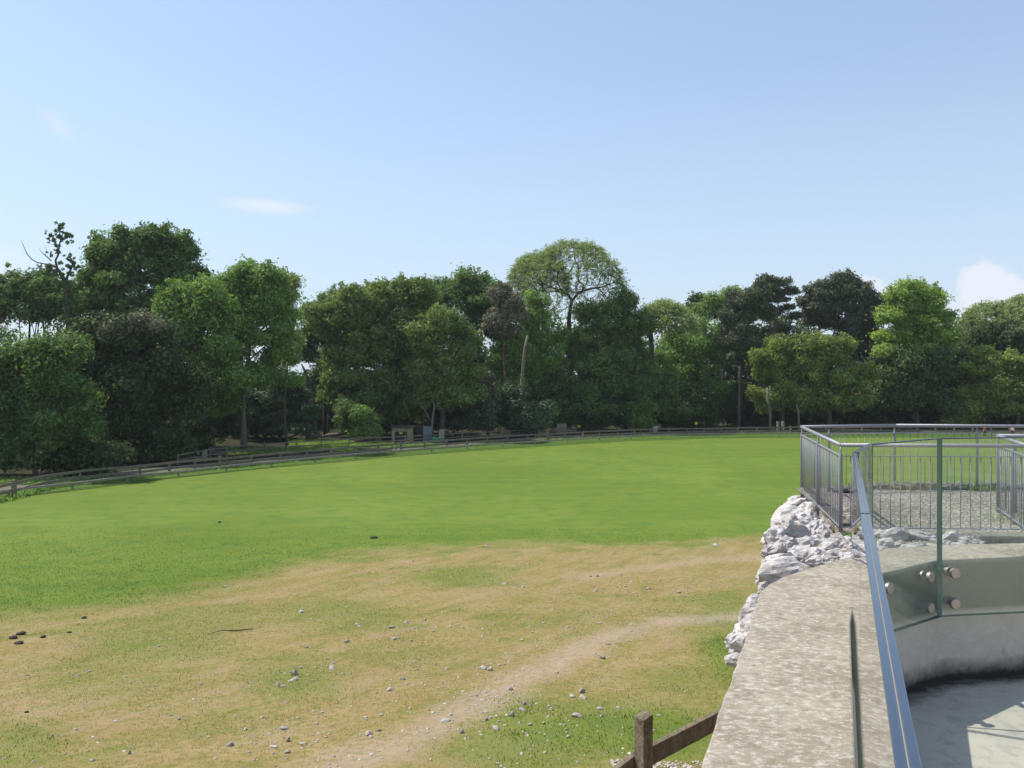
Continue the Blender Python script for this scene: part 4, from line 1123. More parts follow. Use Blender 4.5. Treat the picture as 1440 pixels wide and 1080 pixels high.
# far background wall of trees (dark, behind everything)
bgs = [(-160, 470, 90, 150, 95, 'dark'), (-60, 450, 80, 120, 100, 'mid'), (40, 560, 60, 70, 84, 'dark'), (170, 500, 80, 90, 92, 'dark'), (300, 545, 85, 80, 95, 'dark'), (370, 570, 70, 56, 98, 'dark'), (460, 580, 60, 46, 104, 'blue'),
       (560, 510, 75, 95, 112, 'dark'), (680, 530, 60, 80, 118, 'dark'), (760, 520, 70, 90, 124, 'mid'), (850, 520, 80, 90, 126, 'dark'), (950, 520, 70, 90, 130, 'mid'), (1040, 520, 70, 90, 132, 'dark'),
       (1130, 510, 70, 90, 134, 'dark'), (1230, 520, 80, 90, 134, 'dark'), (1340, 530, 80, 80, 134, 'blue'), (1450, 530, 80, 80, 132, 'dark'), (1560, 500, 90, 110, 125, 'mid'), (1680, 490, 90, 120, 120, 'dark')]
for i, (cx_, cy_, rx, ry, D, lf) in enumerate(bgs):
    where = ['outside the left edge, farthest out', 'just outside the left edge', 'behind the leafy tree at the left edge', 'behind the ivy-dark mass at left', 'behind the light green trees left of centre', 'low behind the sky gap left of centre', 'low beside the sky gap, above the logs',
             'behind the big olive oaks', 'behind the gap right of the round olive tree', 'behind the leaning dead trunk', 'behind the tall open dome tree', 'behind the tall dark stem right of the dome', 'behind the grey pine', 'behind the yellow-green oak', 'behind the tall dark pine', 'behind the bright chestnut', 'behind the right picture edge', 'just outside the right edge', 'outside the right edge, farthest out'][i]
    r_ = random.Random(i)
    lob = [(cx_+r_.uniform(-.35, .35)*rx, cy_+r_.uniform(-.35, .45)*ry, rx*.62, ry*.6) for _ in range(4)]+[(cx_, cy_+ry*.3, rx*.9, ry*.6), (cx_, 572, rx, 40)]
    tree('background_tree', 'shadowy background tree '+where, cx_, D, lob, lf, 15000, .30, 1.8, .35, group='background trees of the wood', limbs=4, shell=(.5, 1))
T_ = tree
# --- left part
T_('tall_tree', 'slender tree with high leafy crown and bare dark stems at the left edge', 38, 76, [(10, 412, 30, 28), (38, 408, 32, 28), (70, 415, 30, 30), (20, 436, 42, 26), (66, 442, 40, 26), (-30, 430, 40, 40), (100, 436, 26, 28)], 'mid', 20000, .19, 1.0, .24, limbs=9, ttop=(40, 420), seed=3)
T_('tall_tree', 'second slender dark stem right of the first, under the same high crown at left', 58, 77, [(62, 420, 26, 24), (52, 440, 28, 18)], 'mid', 5000, .17, .9, .22, ttop=(60, 430), seed=4)
T_('big_broad_tree', 'tallest broad-crowned tree at left, second from the picture edge against the sky', 205, 76, [(198, 352, 52, 32), (240, 358, 34, 34), (160, 362, 38, 32), (205, 385, 70, 42), (145, 392, 38, 40), (255, 385, 24, 30), (190, 425, 76, 40), (255, 412, 26, 30), (125, 420, 30, 36), (232, 430, 40, 32), (272, 392, 14, 14)], 'mid', 56000, .19, 1.0, .45, limbs=10)
T_('ivy_covered_tree', 'dark ivy-choked tree mass with brownish top, left, behind the fence', 160, 60, [(128, 490, 36, 34), (150, 478, 30, 24), (180, 470, 34, 22), (212, 478, 30, 24), (150, 530, 52, 48), (205, 520, 50, 46), (165, 585, 54, 50), (225, 575, 46, 50), (255, 560, 40, 50), (120, 555, 36, 50), (200, 625, 60, 26)], 'deep', 56000, .17, 1.0, .4, shell=(.6, 1))
T_('ivy_crest', 'brownish dead-looking growth cresting the dark ivy mass', 200, 59, [(185, 462, 26, 10), (205, 456, 22, 12), (165, 468, 18, 9)], 'brown', 6500, .13, .6, .15, cat='shrub')
T_('light_green_tree', 'lighter green spreading tree between the tall left tree and the full green one', 285, 64, [(250, 436, 34, 30), (285, 425, 30, 26), (305, 450, 34, 40), (262, 470, 44, 36), (240, 455, 24, 22), (290, 500, 44, 40), (310, 540, 30, 30)], 'fresh', 30000, .16, .95, .28)
T_('full_green_tree', 'full rounded fresh green tree with visible pale trunk, left of the sky gap', 343, 68, [(352, 400, 26, 26), (376, 398, 20, 22), (335, 418, 28, 28), (372, 425, 36, 34), (322, 440, 26, 30), (350, 455, 42, 36), (390, 455, 22, 36), (330, 485, 50, 34), (385, 490, 30, 30), (395, 425, 10, 14), (315, 520, 30, 34), (385, 530, 34, 22), (310, 570, 26, 26)], 'fresh', 52000, .17, .95, .30, 'palebark', limbs=12, ttop=(352, 420))
T_('twiggy_tree', 'thin sparse twiggy tree against the sky right of the full green one', 404, 72, [(400, 425, 16, 34), (405, 470, 18, 36), (412, 400, 6, 14), (398, 505, 22, 22)], 'pale', 6500, .13, .8, .14, limbs=10, sprig=.2, twigs=4)
T_('leafy_front_tree', 'pale green small-leaved tree nearest the left picture edge, crown down to the fence', 51, 54, [(18, 520, 36, 34), (50, 512, 34, 32), (80, 530, 34, 36), (15, 570, 40, 40), (60, 565, 44, 40), (100, 570, 28, 34), (20, 622, 34, 38), (64, 610, 44, 36), (110, 600, 24, 26), (-35, 560, 50, 70), (-30, 640, 40, 26), (28, 646, 22, 18), (96, 505, 20, 20)], 'mid', 52000, .12, .85, .16, 'palebark', up=.5, elong=1.3)
T_('dark_conifer', 'dark drooping conifer boughs under the sky gap left of centre', 395, 80, [(385, 560, 34, 20), (420, 555, 26, 18), (380, 585, 44, 20), (430, 585, 30, 16), (405, 545, 22, 12), (350, 575, 24, 22), (395, 603, 40, 10)], 'blue', 20000, .17, .8, .25, squash=.45)
T_('airy_tree', 'airy green tree edging the sky gap, left of the olive oaks', 458, 88, [(447, 442, 24, 28), (436, 470, 20, 22), (452, 480, 20, 26), (428, 500, 18, 14), (470, 425, 22, 18), (463, 510, 16, 14)], 'mid', 12000, .18, .9, .22, limbs=10, twigs=2)
T_('conifer_tip', 'small dark conifer top poking up at the right of the sky gap', 462, 94, [(462, 520, 10, 10), (456, 532, 18, 10), (468, 545, 24, 14), (440, 545, 12, 8)], 'blue', 5000, .18, .7, .15)
# --- olive oaks
T_('olive_oak', 'large olive-topped oak left of centre, its crown top leftmost of the group', 505, 84, [(490, 430, 30, 24), (462, 445, 24, 22), (515, 445, 30, 28), (480, 470, 32, 32), (520, 490, 40, 40), (495, 520, 44, 36), (520, 560, 50, 40), (475, 560, 28, 34), (478, 500, 22, 30)], 'olive', 42000, .19, 1.0, .5, limbs=8)
T_('olive_oak', 'second olive oak with the higher rounded top, just left of the dark round crown', 565, 86, [(560, 414, 36, 22), (532, 424, 26, 22), (588, 424, 26, 24), (556, 445, 46, 32), (590, 460, 30, 34), (550, 490, 46, 40), (570, 540, 50, 44), (560, 580, 46, 26), (530, 450, 26, 30)], 'olive', 42000, .19, 1.0, .5, limbs=8)
T_('dark_round_tree', 'broad dark green crown on a dark stem behind the round olive tree', 677, 98, [(650, 405, 38, 20), (620, 412, 24, 18), (682, 412, 24, 20), (645, 430, 50, 28), (690, 440, 30, 30), (670, 460, 36, 26), (610, 430, 22, 24), (700, 470, 20, 20)], 'mid', 26000, .21, 1.15, .45, limbs=9, ttop=(672, 430))
T_('round_olive_tree', 'rounded lighter olive tree standing in front, directly above the shed', 620, 82, [(606, 460, 26, 22), (628, 462, 26, 22), (596, 482, 24, 26), (650, 486, 22, 26), (622, 490, 40, 34), (600, 515, 30, 28), (648, 520, 26, 26), (625, 530, 44, 34), (612, 560, 46, 30), (655, 555, 24, 24)], 'olive', 38000, .17, .9, .4, limbs=8)
T_('brown_pine', 'brownish-grey thin pine between the dark crown and the dome tree', 712, 92, [(706, 412, 12, 12), (714, 425, 18, 14), (700, 440, 18, 12), (722, 445, 14, 14), (696, 458, 18, 10), (712, 466, 18, 10)], 'brown', 9000, .17, .7, .2, 'pinebark', limbs=8, elong=1.6)
T_('brown_pine', 'small brown-tinged pine low down beside the round olive tree', 686, 86, [(684, 535, 10, 12), (680, 555, 16, 14), (690, 572, 18, 14), (672, 585, 20, 14)], 'brown', 8000, .15, .6, .18, 'pinebark', elong=1.6)
# --- centre
dome_tree('dome_tree', 'tallest open dome-shaped tree with bare branching limbs showing, centre right', 800, 100, 806, 424, 78, 84, 'pale', 34000, .40, seed=8, split=(800, 452), size=.10, levels=5, inner_leaf=.12, zmin=-.25)
dome_tree('dome_tree', 'smaller leafy dome top leaning left out of the tall dome tree', 762, 102, 758, 402, 44, 44, 'pale', 24000, .26, seed=12, split=(764, 445), size=.10, levels=4, inner_leaf=.6, zmin=-.35)
T_('green_tree', 'fresh green tree below the small dome, around the leaning dead trunk', 760, 94, [(748, 440, 26, 30), (720, 500, 24, 28), (742, 490, 30, 26), (765, 510, 34, 34), (716, 540, 22, 34), (750, 545, 36, 34), (735, 575, 40, 24), (700, 520, 14, 20), (755, 465, 22, 24)], 'fresh', 26000, .18, .9, .3)
T_('green_tree', 'broad green tree filling the middle under the tall dome', 815, 96, [(800, 485, 34, 26), (830, 470, 34, 26), (860, 450, 30, 26), (845, 500, 44, 34), (800, 525, 44, 34), (860, 540, 44, 40), (820, 570, 50, 28), (878, 430, 16, 18), (785, 555, 28, 26), (840, 440, 30, 14)], 'mid', 36000, .19, 1.0, .4)
T_('green_tree', 'darker green tree right of the dome, in front of the tall dark stem', 880, 98, [(890, 470, 24, 30), (880, 505, 30, 30), (905, 540, 40, 36), (870, 575, 40, 26), (925, 580, 40, 24)], 'mid', 22000, .19, 1.0, .3)
dome_tree('spreading_tree', 'flat pale-topped spreading tree on a tall dark stem right of the dome', 918, 100, 936, 470, 46, 42, 'pale', 13000, .42, seed=21, split=(915, 468), size=.16, levels=4, inner_leaf=.7, zmin=0)
dome_tree('far_tree', 'small bare-twigged round top peeping over the trees right of the dome', 932, 135, 932, 440, 22, 16, 'pale', 1500, .25, seed=22, split=(930, 450), size=.16, levels=4, inner_leaf=.3, zmin=0)
T_('far_tree', 'thin dark tree top on the skyline left of the grey pine', 982, 130, [(984, 424, 12, 8), (976, 436, 14, 8), (995, 440, 16, 12)], 'dark', 3500, .22, .9, .2)
T_('far_tree', 'fresh green tree top on the skyline touching the grey pine', 1012, 128, [(1010, 425, 20, 11), (1030, 418, 16, 8), (1000, 442, 24, 14), (1030, 440, 22, 14)], 'fresh', 7000, .22, 1.1, .25)
T_('green_tree', 'bright mid-green tree left of the grey pine', 985, 106, [(965, 480, 34, 26), (1000, 470, 32, 24), (950, 510, 34, 32), (990, 510, 40, 34), (1020, 490, 22, 30), (970, 550, 44, 34), (1010, 555, 30, 36), (960, 585, 40, 18)], 'fresh', 28000, .19, 1.0, .35)
# --- right part
T_('grey_pine', 'grey-green dense pine, left one of the pine pair', 1039, 102, [(1045, 425, 24, 18), (1036, 445, 24, 24), (1062, 440, 22, 26), (1040, 475, 26, 26), (1062, 480, 20, 28), (1048, 500, 22, 20), (1070, 415, 14, 16)], 'pine', 26000, .15, .75, .16, 'bark', elong=1.6, limbs=7, ttop=(1045, 440))
T_('open_pine', 'tall open pine with see-through flat boughs, right one of the pine pair', 1092, 108, [(1075, 396, 14, 8), (1098, 400, 18, 9), (1085, 410, 20, 8), (1112, 412, 10, 8), (1092, 422, 18, 8), (1072, 420, 12, 8), (1108, 434, 10, 7), (1084, 440, 14, 8), (1118, 446, 7, 5), (1100, 462, 10, 8)], 'pine', 9500, .15, .6, .26, 'pinebark', elong=1.6, limbs=12, twigs=2, ttop=(1096, 400), squash=.5)
T_('dark_pine', 'big dark round-headed pine, the tallest at right of the middle', 1160, 112, [(1188, 400, 24, 15), (1172, 412, 26, 16), (1208, 412, 20, 18), (1190, 425, 38, 20), (1215, 435, 24, 26), (1150, 412, 18, 12), (1146, 430, 22, 18), (1160, 445, 26, 18), (1195, 455, 40, 26), (1225, 465, 26, 30), (1140, 450, 14, 14), (1200, 490, 40, 30), (1236, 500, 16, 34)], 'pine', 46000, .17, .85, .34, 'pinebark', elong=1.5, ttop=(1152, 420), limbs=10, squash=.8)
T_('yellow_oak', 'yellow-green topped oak, left half of the pale rounded pair under the dark pine', 1100, 98, [(1090, 500, 28, 22), (1075, 512, 18, 22), (1112, 492, 22, 16), (1125, 482, 14, 8), (1100, 525, 34, 30), (1085, 560, 34, 34), (1115, 565, 30, 30)], 'gold', 24000, .18, .9, .35)
T_('yellow_oak', 'yellow-green lumpy-crowned oak, right half of the pale rounded pair under the dark pine', 1165, 97, [(1160, 488, 26, 14), (1185, 492, 20, 14), (1150, 505, 26, 18), (1178, 508, 24, 16), (1140, 522, 22, 16), (1196, 530, 16, 12), (1165, 530, 34, 26), (1150, 560, 36, 34), (1190, 560, 34, 34), (1215, 525, 14, 12)], 'gold', 28000, .18, .9, .38)
T_('bright_chestnut', 'bright yellowish-green horse chestnut with tiered foliage, tallest at right', 1288, 102, [(1290, 412, 30, 13), (1268, 424, 22, 14), (1312, 424, 20, 14), (1290, 434, 36, 14), (1262, 448, 28, 12), (1318, 448, 24, 14), (1288, 460, 40, 14), (1262, 474, 30, 12), (1322, 474, 24, 14), (1290, 488, 40, 14), (1252, 440, 12, 10), (1300, 505, 36, 16), (1290, 445, 46, 34), (1290, 490, 50, 34), (1260, 498, 26, 16), (1325, 500, 22, 18), (1285, 525, 34, 16), (1315, 530, 26, 14)], 'bright', 54000, .20, .95, .45, up=.7, squash=.65, shell=(.6, 1))
T_('dark_green_tree', 'dark leafy skirt of foliage under the bright chestnut', 1290, 100, [(1255, 520, 34, 26), (1300, 530, 44, 30), (1340, 520, 24, 34), (1270, 560, 44, 30), (1325, 565, 44, 30), (1240, 560, 30, 34)], 'dark', 26000, .21, 1.0, .35)
T_('small_pine_top', 'little dark pine top between the dark pine and the chestnut', 1240, 122, [(1240, 422, 9, 7), (1236, 440, 12, 12)], 'pine', 2200, .18, .6, .16, 'pinebark')
dome_tree('pale_elm', 'greyish open-crowned tree with fine twigs at the far right skyline', 1405, 112, 1400, 490, 58, 64, 'pale', 16000, .45, seed=31, split=(1398, 500), size=.17, levels=5, inner_leaf=.5, zmin=-.2)
dome_tree('pale_elm', 'twiggy tree top cut by the right picture edge', 1442, 116, 1436, 480, 40, 62, 'pale', 9000, .35, seed=33, split=(1440, 490), size=.17, levels=5, inner_leaf=.5, zmin=-.2)
T_('dark_green_tree', 'dark green bulk in front of the greyish elm', 1405, 106, [(1400, 480, 30, 30), (1370, 490, 20, 24), (1430, 490, 30, 28), (1360, 520, 26, 30)], 'dark', 14000, .2, 1.0, .3)
T_('yellow_oak', 'yellow-green oak lumps near the right edge, left one', 1385, 99, [(1380, 500, 20, 12), (1392, 545, 20, 12), (1375, 520, 22, 18), (1385, 570, 30, 26), (1365, 560, 24, 28), (1355, 590, 30, 16)], 'gold', 16000, .18, .9, .3)
T_('yellow_oak', 'yellow-green oak lumps cut by the right picture edge', 1430, 98, [(1412, 508, 18, 12), (1430, 515, 20, 14), (1425, 535, 26, 14), (1440, 555, 26, 18), (1415, 575, 28, 22), (1465, 530, 30, 40)], 'gold', 18000, .18, .9, .3)
T_('green_tree', 'leafy green tree beyond the right picture edge', 1540, 98, [(1530, 500, 50, 50), (1570, 470, 50, 50), (1550, 560, 60, 50)], 'mid', 12000, .22, 1.1, .35)
T_('green_tree', 'leafy green tree beyond the left picture edge', -120, 56, [(-130, 500, 60, 60), (-90, 560, 60, 60), (-160, 600, 60, 60)], 'mid', 16000, .18, 1.0, .3)
# --- understory
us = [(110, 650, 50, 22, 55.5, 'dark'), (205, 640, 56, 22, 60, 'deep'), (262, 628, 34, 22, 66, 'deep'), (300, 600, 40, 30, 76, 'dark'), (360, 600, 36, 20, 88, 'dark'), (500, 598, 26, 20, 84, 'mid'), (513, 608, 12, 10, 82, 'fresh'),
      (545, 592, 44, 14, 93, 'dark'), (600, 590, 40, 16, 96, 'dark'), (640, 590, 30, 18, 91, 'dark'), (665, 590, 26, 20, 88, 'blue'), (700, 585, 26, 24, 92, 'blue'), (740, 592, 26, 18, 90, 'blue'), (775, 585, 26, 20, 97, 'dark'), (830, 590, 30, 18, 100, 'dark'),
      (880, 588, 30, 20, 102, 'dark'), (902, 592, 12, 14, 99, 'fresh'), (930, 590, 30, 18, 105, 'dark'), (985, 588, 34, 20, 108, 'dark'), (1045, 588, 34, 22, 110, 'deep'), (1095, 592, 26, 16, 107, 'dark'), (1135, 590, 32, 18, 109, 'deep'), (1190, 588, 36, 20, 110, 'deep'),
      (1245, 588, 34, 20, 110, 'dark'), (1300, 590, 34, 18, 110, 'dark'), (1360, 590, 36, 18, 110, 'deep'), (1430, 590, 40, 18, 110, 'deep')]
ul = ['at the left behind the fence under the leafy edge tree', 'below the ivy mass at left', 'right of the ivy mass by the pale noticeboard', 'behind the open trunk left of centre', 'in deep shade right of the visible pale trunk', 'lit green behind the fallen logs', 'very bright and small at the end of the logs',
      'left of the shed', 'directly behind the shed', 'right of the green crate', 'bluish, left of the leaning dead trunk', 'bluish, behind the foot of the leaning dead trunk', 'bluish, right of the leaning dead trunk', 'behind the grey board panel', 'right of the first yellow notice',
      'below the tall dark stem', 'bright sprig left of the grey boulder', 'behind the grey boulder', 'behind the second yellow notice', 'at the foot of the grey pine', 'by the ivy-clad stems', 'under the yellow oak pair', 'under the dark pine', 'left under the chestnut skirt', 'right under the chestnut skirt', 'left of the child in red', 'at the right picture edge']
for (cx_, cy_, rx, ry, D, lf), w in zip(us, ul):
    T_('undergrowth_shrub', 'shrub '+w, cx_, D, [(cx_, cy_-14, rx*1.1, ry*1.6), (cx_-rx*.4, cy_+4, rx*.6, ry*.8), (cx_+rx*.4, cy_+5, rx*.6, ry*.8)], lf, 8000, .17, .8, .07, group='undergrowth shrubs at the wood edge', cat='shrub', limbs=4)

# ivy-clad broken tree with dead limbs (left skyline)
D = 80
root = thing('dead_topped_tree', onground(92, D), 'dead-topped tree with bare crooked branches and ivy tufts against the sky at left', 'tree')
mb = MB()
def PL(D, *pts): return [P(x, y, D) for x, y in pts]
mb.tube([onground(104, D)]+PL(D, (100, 520), (96, 440), (92, 398), (84, 382), (78, 374)), [.4, .34, .28, .22, .16, .12], 8)
mb.tube(PL(D, (92, 400), (95, 388), (100, 378), (103, 370)), [.16, .12, .1, .05], 6)
mb.tube(PL(D, (80, 376), (78, 366), (82, 358), (83, 346), (86, 335), (90, 325)), [.12, .1, .09, .08, .06, .03], 6)
mb.tube(PL(D, (82, 352), (78, 342), (73, 336)), [.06, .05, .02], 5); mb.tube(PL(D, (82, 378), (72, 373), (62, 371), (52, 369), (45, 365), (38, 357), (34, 348), (30, 338)), [.10, .07, .06, .055, .05, .045, .03, .015], 6)
mb.tube(PL(D, (72, 367), (66, 361), (61, 357), (55, 350)), [.06, .05, .04, .015], 5); mb.tube(PL(D, (64, 360), (65, 352), (64, 346)), [.025, .02, .01], 5)
mb.build('trunk', M['bark'], root, smooth=True)
tu_ = [(83, 317, 5), (80, 325, 4), (90, 328, 7), (97, 332, 6), (86, 332, 6), (71, 339, 4), (99, 339, 3), (76, 354, 5), (72, 330, 3), (64, 326, 2), (97, 362, 4), (101, 371, 6), (104, 377, 5), (70, 378, 6), (76, 384, 8), (90, 392, 9), (96, 410, 10), (98, 430, 12), (62, 383, 3), (80, 345, 3), (100, 450, 14), (66, 380, 4), (92, 420, 10)]
rq = random.Random(4); tu_ = [(a+rq.gauss(0, c*.75), b+rq.gauss(0, c*.6), c*rq.uniform(.2, .5)) for a, b, c in tu_ for _ in range(9)]
C_ = np.array([tuple(P(a, b, D)) for a, b, c in tu_]); R_ = np.array([c/F*D for a, b, c in tu_])
V, tt = leaf_cloud(C_-np.array(root.location), R_, 2600, .16, .3, .8, 9); ob('ivy', npmesh('ivy', V, 3, LM['mid'], faceattr={'tint': tt}), root)
# other bare trunks
def bare(name, label, D, pts, rad, mt, cat='tree trunk', extra=()):
    b = onground(pts[0][0], D); root = thing(name, b, label, cat); mb = MB(); mb.tube([b-Vector((0, 0, .2))]+PL(D, *pts[1:]), rad, 9)
    for e, r in extra: mb.tube(PL(D, *e), r, 6)
    mb.build('trunk', M[mt], root, smooth=True); return root
bare('dead_tree', 'tall leaning dead trunk, pale and broken off at the top, right of the middle', 101, [(729, 600), (732, 560), (735, 520), (738, 490), (742, 472)], [.24, .22, .2, .18, .16], 'deadwood')
bare('pale_stump', 'straight pale dead stem standing behind the logs, left of centre', 96, [(444, 620), (444, 600), (443, 585), (443, 576)], [.26, .22, .2, .17], 'deadwood')
bare('bare_tree', 'pale ivy-spotted stem under the yellow oak pair, left one', 107.5, [(1083, 600), (1083, 580), (1080, 562), (1079, 545)], [.2, .17, .15, .12], 'palebark')
bare('bare_tree', 'pale slanting stem under the yellow oak pair, right one', 107, [(1124, 600), (1123, 580), (1120, 568)], [.15, .13, .1], 'palebark')
bare('forked_dead_tree', 'pale forked dead branches above the shed and the blue door', 93, [(606, 616), (608, 592), (609, 583), (611, 572), (609, 562)], [.16, .14, .12, .09, .05], 'deadwood', extra=[([(609, 583), (612, 574), (614, 568)], [.08, .06, .03]), ([(606, 592), (598, 578), (592, 571)], [.08, .07, .04])])
bare('pine_trunk', 'straight reddish pine trunk with a short curved white limb end, behind the fence at right', 109, [(1039, 612), (1039, 570), (1040, 540), (1040, 515)], [.2, .17, .16, .14], 'bark', extra=[([(1039, 520), (1036, 515), (1031, 514), (1028, 517)], [.1, .09, .08, .05])])
bare('bough', 'dark arching bough crossing the sky gap left of centre', 96, [(434, 620), (432, 570), (433, 535), (428, 520), (424, 512)], [.3, .26, .2, .14, .08], 'bark', extra=[([(433, 535), (440, 528), (450, 524)], [.1, .07, .03])])
# logs
def log(label, D, pts, rad, extra=()):
    b = P(pts[0][0], pts[0][1], D); b = Vector((b.x, b.y, max(b.z, float(gz(b.x, b.y))+.1))); root = thing('fallen_log', b, label, 'log', 'fallen logs behind the path'); mb = MB()
    q = [Vector((p.x, p.y, max(p.z, float(gz(p.x, p.y))+.12))) for p in PL(D, *pts)]
    mb.tube(q, rad, 8)
    for e, r in extra: mb.tube(PL(D, *e), r, 6)
    mb.build('log_body', M['deadwood'], root, smooth=True)
log('thick pale fallen trunk with a knobbly left end beside the pale stem', 93, [(430, 616), (438, 615), (446, 612), (452, 613)], [.18, .28, .3, .2], [([(434, 617), (440, 619), (446, 618)], [.2, .24, .14]), ([(446, 612), (450, 606), (452, 603)], [.12, .08, .04])])
log('long pale fallen trunk stretching right from the knobbly one', 94, [(452, 614), (462, 612), (474, 611), (486, 609), (497, 609)], [.14, .2, .24, .2, .08], [([(478, 610), (482, 606)], [.08, .03]), ([(466, 611), (470, 606)], [.06, .03])])
log('greyish forked branch lying at the left end of the log heap', 95, [(404, 616), (412, 613), (419, 610), (424, 605)], [.08, .12, .12, .05], [([(419, 610), (428, 600), (430, 598)], [.07, .04, .02])])
log('brown low log on the woodland edge left of the shed', 90, [(490, 620), (505, 619), (522, 617)], [.12, .14, .08])
log('crossed pale branches on the green crate', 91, [(626, 603), (632, 608), (638, 613)], [.07, .06, .05], [([(630, 612), (636, 606), (640, 604)], [.05, .05, .03])])
# ------------------------------------------------------------------ small built things at the wood edge
def pbox(px0, py0, px1, D, hgt, dep):
    """box whose foot stands on the ground"""
    a = onground(px0, D); b = onground(px1, D); return a, b
D = 91; a, b = onground(551, D), onground(581, D); zg = a.z; w = b.x-a.x
root = thing('shed', a.lerp(b, .5), 'small yellowish board shed with a dark doorway under the round olive tree', 'shed')
c = root.location; top = P(560, 601, D).z; hh = top-zg
for i in range(7):
    x = a.x+w*(i+.5)/7
    if i in (1, 2, 3, 4): MB().box((x, D, top-.25), (w/7-.02, .06, .5)).build('board', M['shed'], root)
    else: MB().box((x, D, zg+hh/2), (w/7-.02, .06, hh)).build('board', M['shed'], root)
MB().box((c.x, D+1.3, zg+hh/2), (w+.05, 2.4, hh-.04)).build('shed_body', M['dark'], root)
MB().box((c.x, D+1.2, top+.05), (w+.5, 3.0, .10)).build('roof', M['roof'], root)
MB().box((c.x-.1, D-.06, zg+hh*.35), (w*.5, .04, hh*.66)).build('door', M['dark'], root)
o = MB().box((P(564, 0, D).x, D-.15, P(0, 609, D).z), (.35, .03, .22)).build('yellow_notice', M['yellow']); tag(o, 'small yellow notice on the dark shed door', 'sign', 'small yellow notices along the wood edge')
D = 92; a, b = onground(583, D), onground(597, D)
o = MB().box(((a.x+b.x)/2, D+.6, a.z+.85), (b.x-a.x+.5, 1.2, 1.9)).build('dark_hut', M['dark']); tag(o, 'dark brown board hut between the shed and the blue door', 'hut')
D = 91; p = onground(601, D); root = thing('blue_door', p, 'faded pale blue door standing right of the dark hut', 'door')
MB().box(p+Vector((0, 0, .95)), (.78, .08, 1.8)).build('door_leaf', M['blue'], root); MB().box(p+Vector((-.42, 0, .95)), (.06, .12, 1.9)).build('frame', M['white'], root); MB().box(p+Vector((.42, 0, .95)), (.06, .12, 1.9)).build('frame', M['white'], root)
D = 88; p = onground(616, D); root = thing('green_crate', p, 'flat green crate or skip right of the blue door', 'crate')
for dz in (.18, .42, .66): MB().box(p+Vector((0, 0, dz)), (1.35, .6, .22), 0, .01).build('slat', M['green'], root)
for dx in (-.6, .6): MB().box(p+Vector((dx, -.33, .42)), (.08, .06, .78)).build('batten', M['green'], root)
o = MB().box(onground(621, 90)+Vector((0, 0, .8)), (.6, .4, 1.5), .1, .02).build('pale_board', M['white'], bevel=.02); tag(o, 'pale grey panel behind the green crate', 'board')
for px, py, lb in ((814, 599.5, 'small yellow notice on a stake behind the fence, centre right'), (979, 595, 'small yellow notice on a stake in front of the dark trees, right')):
    D = 107; p = onground(px, D); root = thing('notice', p, lb, 'sign', 'small yellow notices along the wood edge'); t = P(px, py, D)
    MB().box((p.x, D, (p.z+t.z)/2), (.06, .06, t.z-p.z)).build('stake', M['fence'], root); MB().box((t.x, D-.05, t.z), (.42, .03, .34)).build('board', M['yellow'], root)
D = 103; p = onground(790, D); root = thing('board_panel', p, 'pale grey-brown upright board panel behind the fence, centre right', 'panel')
for i in range(5): MB().box(p+Vector((-.5+.25*i, 0, .72)), (.235, .05, 1.45+.04*(i % 2))).build('board', M['white'], root)
for px_, w_, lb in ((711, 1.3, 'yellowish boards low behind the fence left of the leaning trunk foot'), (757, .9, 'short yellowish boards right of the leaning trunk foot')):
    p = onground(px_, 99); root = thing('board_panel', p, lb, 'panel')
    for i in range(4): MB().box(p+Vector((-w_/2+w_/4*(i+.5), 0, .45+.1*(i % 2))), (w_/4-.03, .05, .9+.1*(i % 3))).build('board', M['shed'], root)
p = onground(921, 107.5); o_ = ob('boulder', rock_pool[3], None, p+Vector((0, 0, .45))); o_.scale = (.5, .45, .55); tag(o_, 'grey boulder or stump behind the fence right of centre', 'boulder')
for px_, lb in ((1094, 'mossy left post of the gate pair under the yellow oaks'), (1101, 'mossy right post of the gate pair under the yellow oaks')):
    p = onground(px_, 108); o = MB().box(p+Vector((0, 0, .7)), (.3, .3, 1.5), .1, .02).build('gate_post', M['white'], bevel=.02); tag(o, lb, 'post')
p = onground(288, 69); root = thing('noticeboard', p, 'small pale leaflet board standing in the shade at left', 'sign')
MB().box(p+Vector((0, 0, .75)), (.42, .05, .62), 0, .01).build('board', M['white'], root); MB().box(p+Vector((0, .05, .4)), (.07, .07, .9)).build('post', M['fence'], root)
p0, p1 = onground(296, 70), onground(319, 70); root = thing('field_gate', p0, 'dark wooden rail gate in the shade right of the pale leaflet board', 'gate')
for p in (p0, p1): MB().box(p+Vector((0, 0, .6)), (.12, .12, 1.35)).build('post', M['fence'], root)
for z in (.3, .6, .9, 1.15): MB().bar(p0+Vector((0, 0, z)), p1+Vector((0, 0, z)), .04, .08).build('rail', M['fence'], root)
# low green plants on the sunny patch behind the path
def patch(px0, px1, D0, D1, n, leaf, label, hgt=.3):
    px = rng.uniform(px0, px1, n); D = rng.uniform(D0, D1, n); C_ = np.stack([(px-CX)/F*D, D, gz((px-CX)/F*D, D)+rng.random(n)*hgt], 1)
    V, tt = leaf_cloud(C_, np.full(n, .16), n*9, .09, .6, .8, 77); return tag(ob('ground_plants', npmesh('ground_plants', V, 3, LM[leaf], faceattr={'tint': tt})), label, 'plants', kind='stuff')
patch(405, 500, 79, 92, 1300, 'bright', 'sunlit low green plants between the path fence and the logs')
patch(320, 420, 76, 84, 700, 'fresh', 'low green plants right of the field gate', .15)
patch(500, 620, 83, 89, 700, 'fresh', 'low plants in front of the shed', .15)
patch(-60, 130, 53, 57, 900, 'fresh', 'low green plants beneath the leafy tree at the left edge', .15)

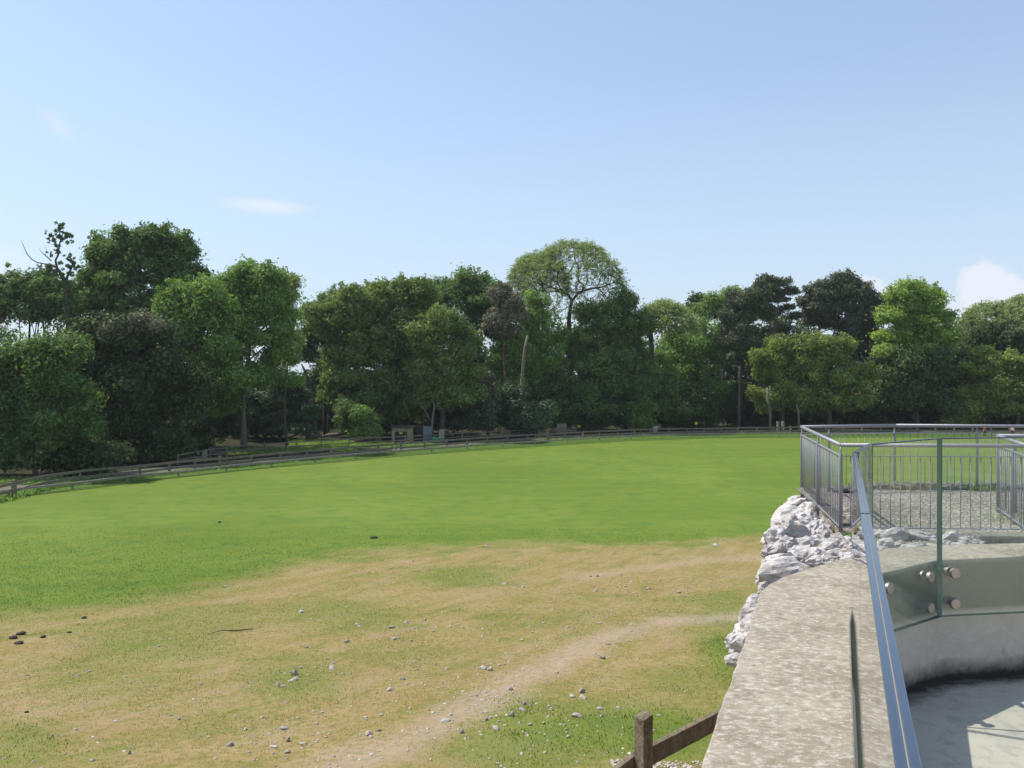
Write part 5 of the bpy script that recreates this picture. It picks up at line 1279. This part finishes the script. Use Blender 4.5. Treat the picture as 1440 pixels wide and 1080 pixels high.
# ------------------------------------------------------------------ two children in the distance
def skin_mat(name, c): return mat_simple(name, c, .8, 0, .08, 20, .1)
M['skin'] = skin_mat('skin', (.55, .33, .24)); M['red'] = skin_mat('red_shirt', (.62, .03, .04)); M['wht'] = skin_mat('white_shirt', (.75, .72, .72)); M['jeans'] = skin_mat('dark_trousers', (.03, .035, .07)); M['hair'] = skin_mat('dark_hair', (.02, .014, .01)); M['pinkk'] = skin_mat('pink_bag', (.6, .1, .25))
def child(px, D, hgt, label, shirt, yaw, bag=False):
    p = onground(px, D); root = thing('person', p, label, 'person', rz=0); k = hgt/1.7
    J = [(0, 0, .92), (0, 0, 1.10), (0, 0, 1.32), (0, 0, 1.45), (0, 0, 1.52), (0, -.01, 1.62),               # pelvis..head
         (.11, 0, .88), (.12, -.05, .48), (.12, .03, .08), (.13, -.12, .03), (-.11, 0, .88), (-.12, .06, .48), (-.12, .16, .10), (-.13, .03, .03),
         (.17, 0, 1.38), (.23, .03, 1.12), (.22, -.12, .92), (.22, -.16, .84), (-.17, 0, 1.38), (-.24, .02, 1.12), (-.25, .0, .86), (-.25, -.02, .78)]
    Rr = [.13, .115, .14, .07, .055, .095, .085, .06, .042, .035, .085, .06, .042, .035, .055, .042, .034, .03, .055, .042, .034, .03]
    E = [(0, 1), (1, 2), (2, 3), (3, 4), (4, 5), (0, 6), (6, 7), (7, 8), (8, 9), (0, 10), (10, 11), (11, 12), (12, 13), (2, 14), (14, 15), (15, 16), (16, 17), (2, 18), (18, 19), (19, 20), (20, 21)]
    rz = Matrix.Rotation(yaw, 3, 'Z')
    def skinned(name, idx, edges, grow, mt, cut=None):
        mp = {a: i for i, a in enumerate(idx)}; me = bpy.data.meshes.new(name)
        me.from_pydata([tuple(rz @ (Vector(J[a])*k)) for a in idx], [(mp[a], mp[b]) for a, b in edges], [])
        me.materials.append(mt); o_ = ob(name, me, root); m1 = o_.modifiers.new('skin', 'SKIN'); m1.use_smooth_shade = True
        for i, a in enumerate(idx): me.skin_vertices[0].data[i].radius = (Rr[a]*k*grow, Rr[a]*k*grow*.85); 
        me.skin_vertices[0].data[0].use_root = True
        m2 = o_.modifiers.new('sub', 'SUBSURF'); m2.levels = 1; m2.render_levels = 1
        return o_
    skinned('body', list(range(22)), E, 1.0, M['skin'])
    skinned('shirt', [0, 1, 2, 14, 15, 18, 19], [(0, 1), (1, 2), (2, 14), (14, 15), (2, 18), (18, 19)], 1.18, shirt)
    skinned('trousers', [0, 6, 7, 8, 10, 11, 12], [(0, 6), (6, 7), (7, 8), (0, 10), (10, 11), (11, 12)], 1.2, M['jeans'])
    me = bpy.data.meshes.new('hair'); bm = bmesh.new(); bmesh.ops.create_uvsphere(bm, u_segments=12, v_segments=8, radius=.118*k)
    for v in bm.verts: v.co = rz @ (v.co*1.0+Vector((0, .025, 1.66))*k) if v.co.z > -.05*k or v.co.y > 0 else rz @ (v.co*.7+Vector((0, .03, 1.64))*k)
    bm.to_mesh(me); bm.free(); me.materials.append(M['hair']); ob('hair', me, root)
    if bag: MB().box(p+Vector((.12, -.18, 1.02*k)), (.2*k, .1*k, .26*k)).build('bag', M['pinkk'], root, bevel=.02)
    return root
child(1385, 99, 1.42, 'child in a red top near the far fence, seen over the railing', M['red'], .4)
child(1424, 99, 1.40, 'child in a white top with a pink bag, near the right picture edge', M['wht'], -.3, True)
# ------------------------------------------------------------------ thin summer haze
m, q = mat('air')
q.node('ShaderNodeOutputMaterial', {'Volume': q.node('ShaderNodeVolumePrincipled', {'Color': (0.85, 0.92, 1.0, 1), 'Density': 0.00018, 'Anisotropy': 0.2}).outputs[0]})
o = MB().box((0, 80, 7), (420, 330, 38)).build('haze', m); tag(o, 'thin pale summer haze over the field', 'haze', kind='stuff')
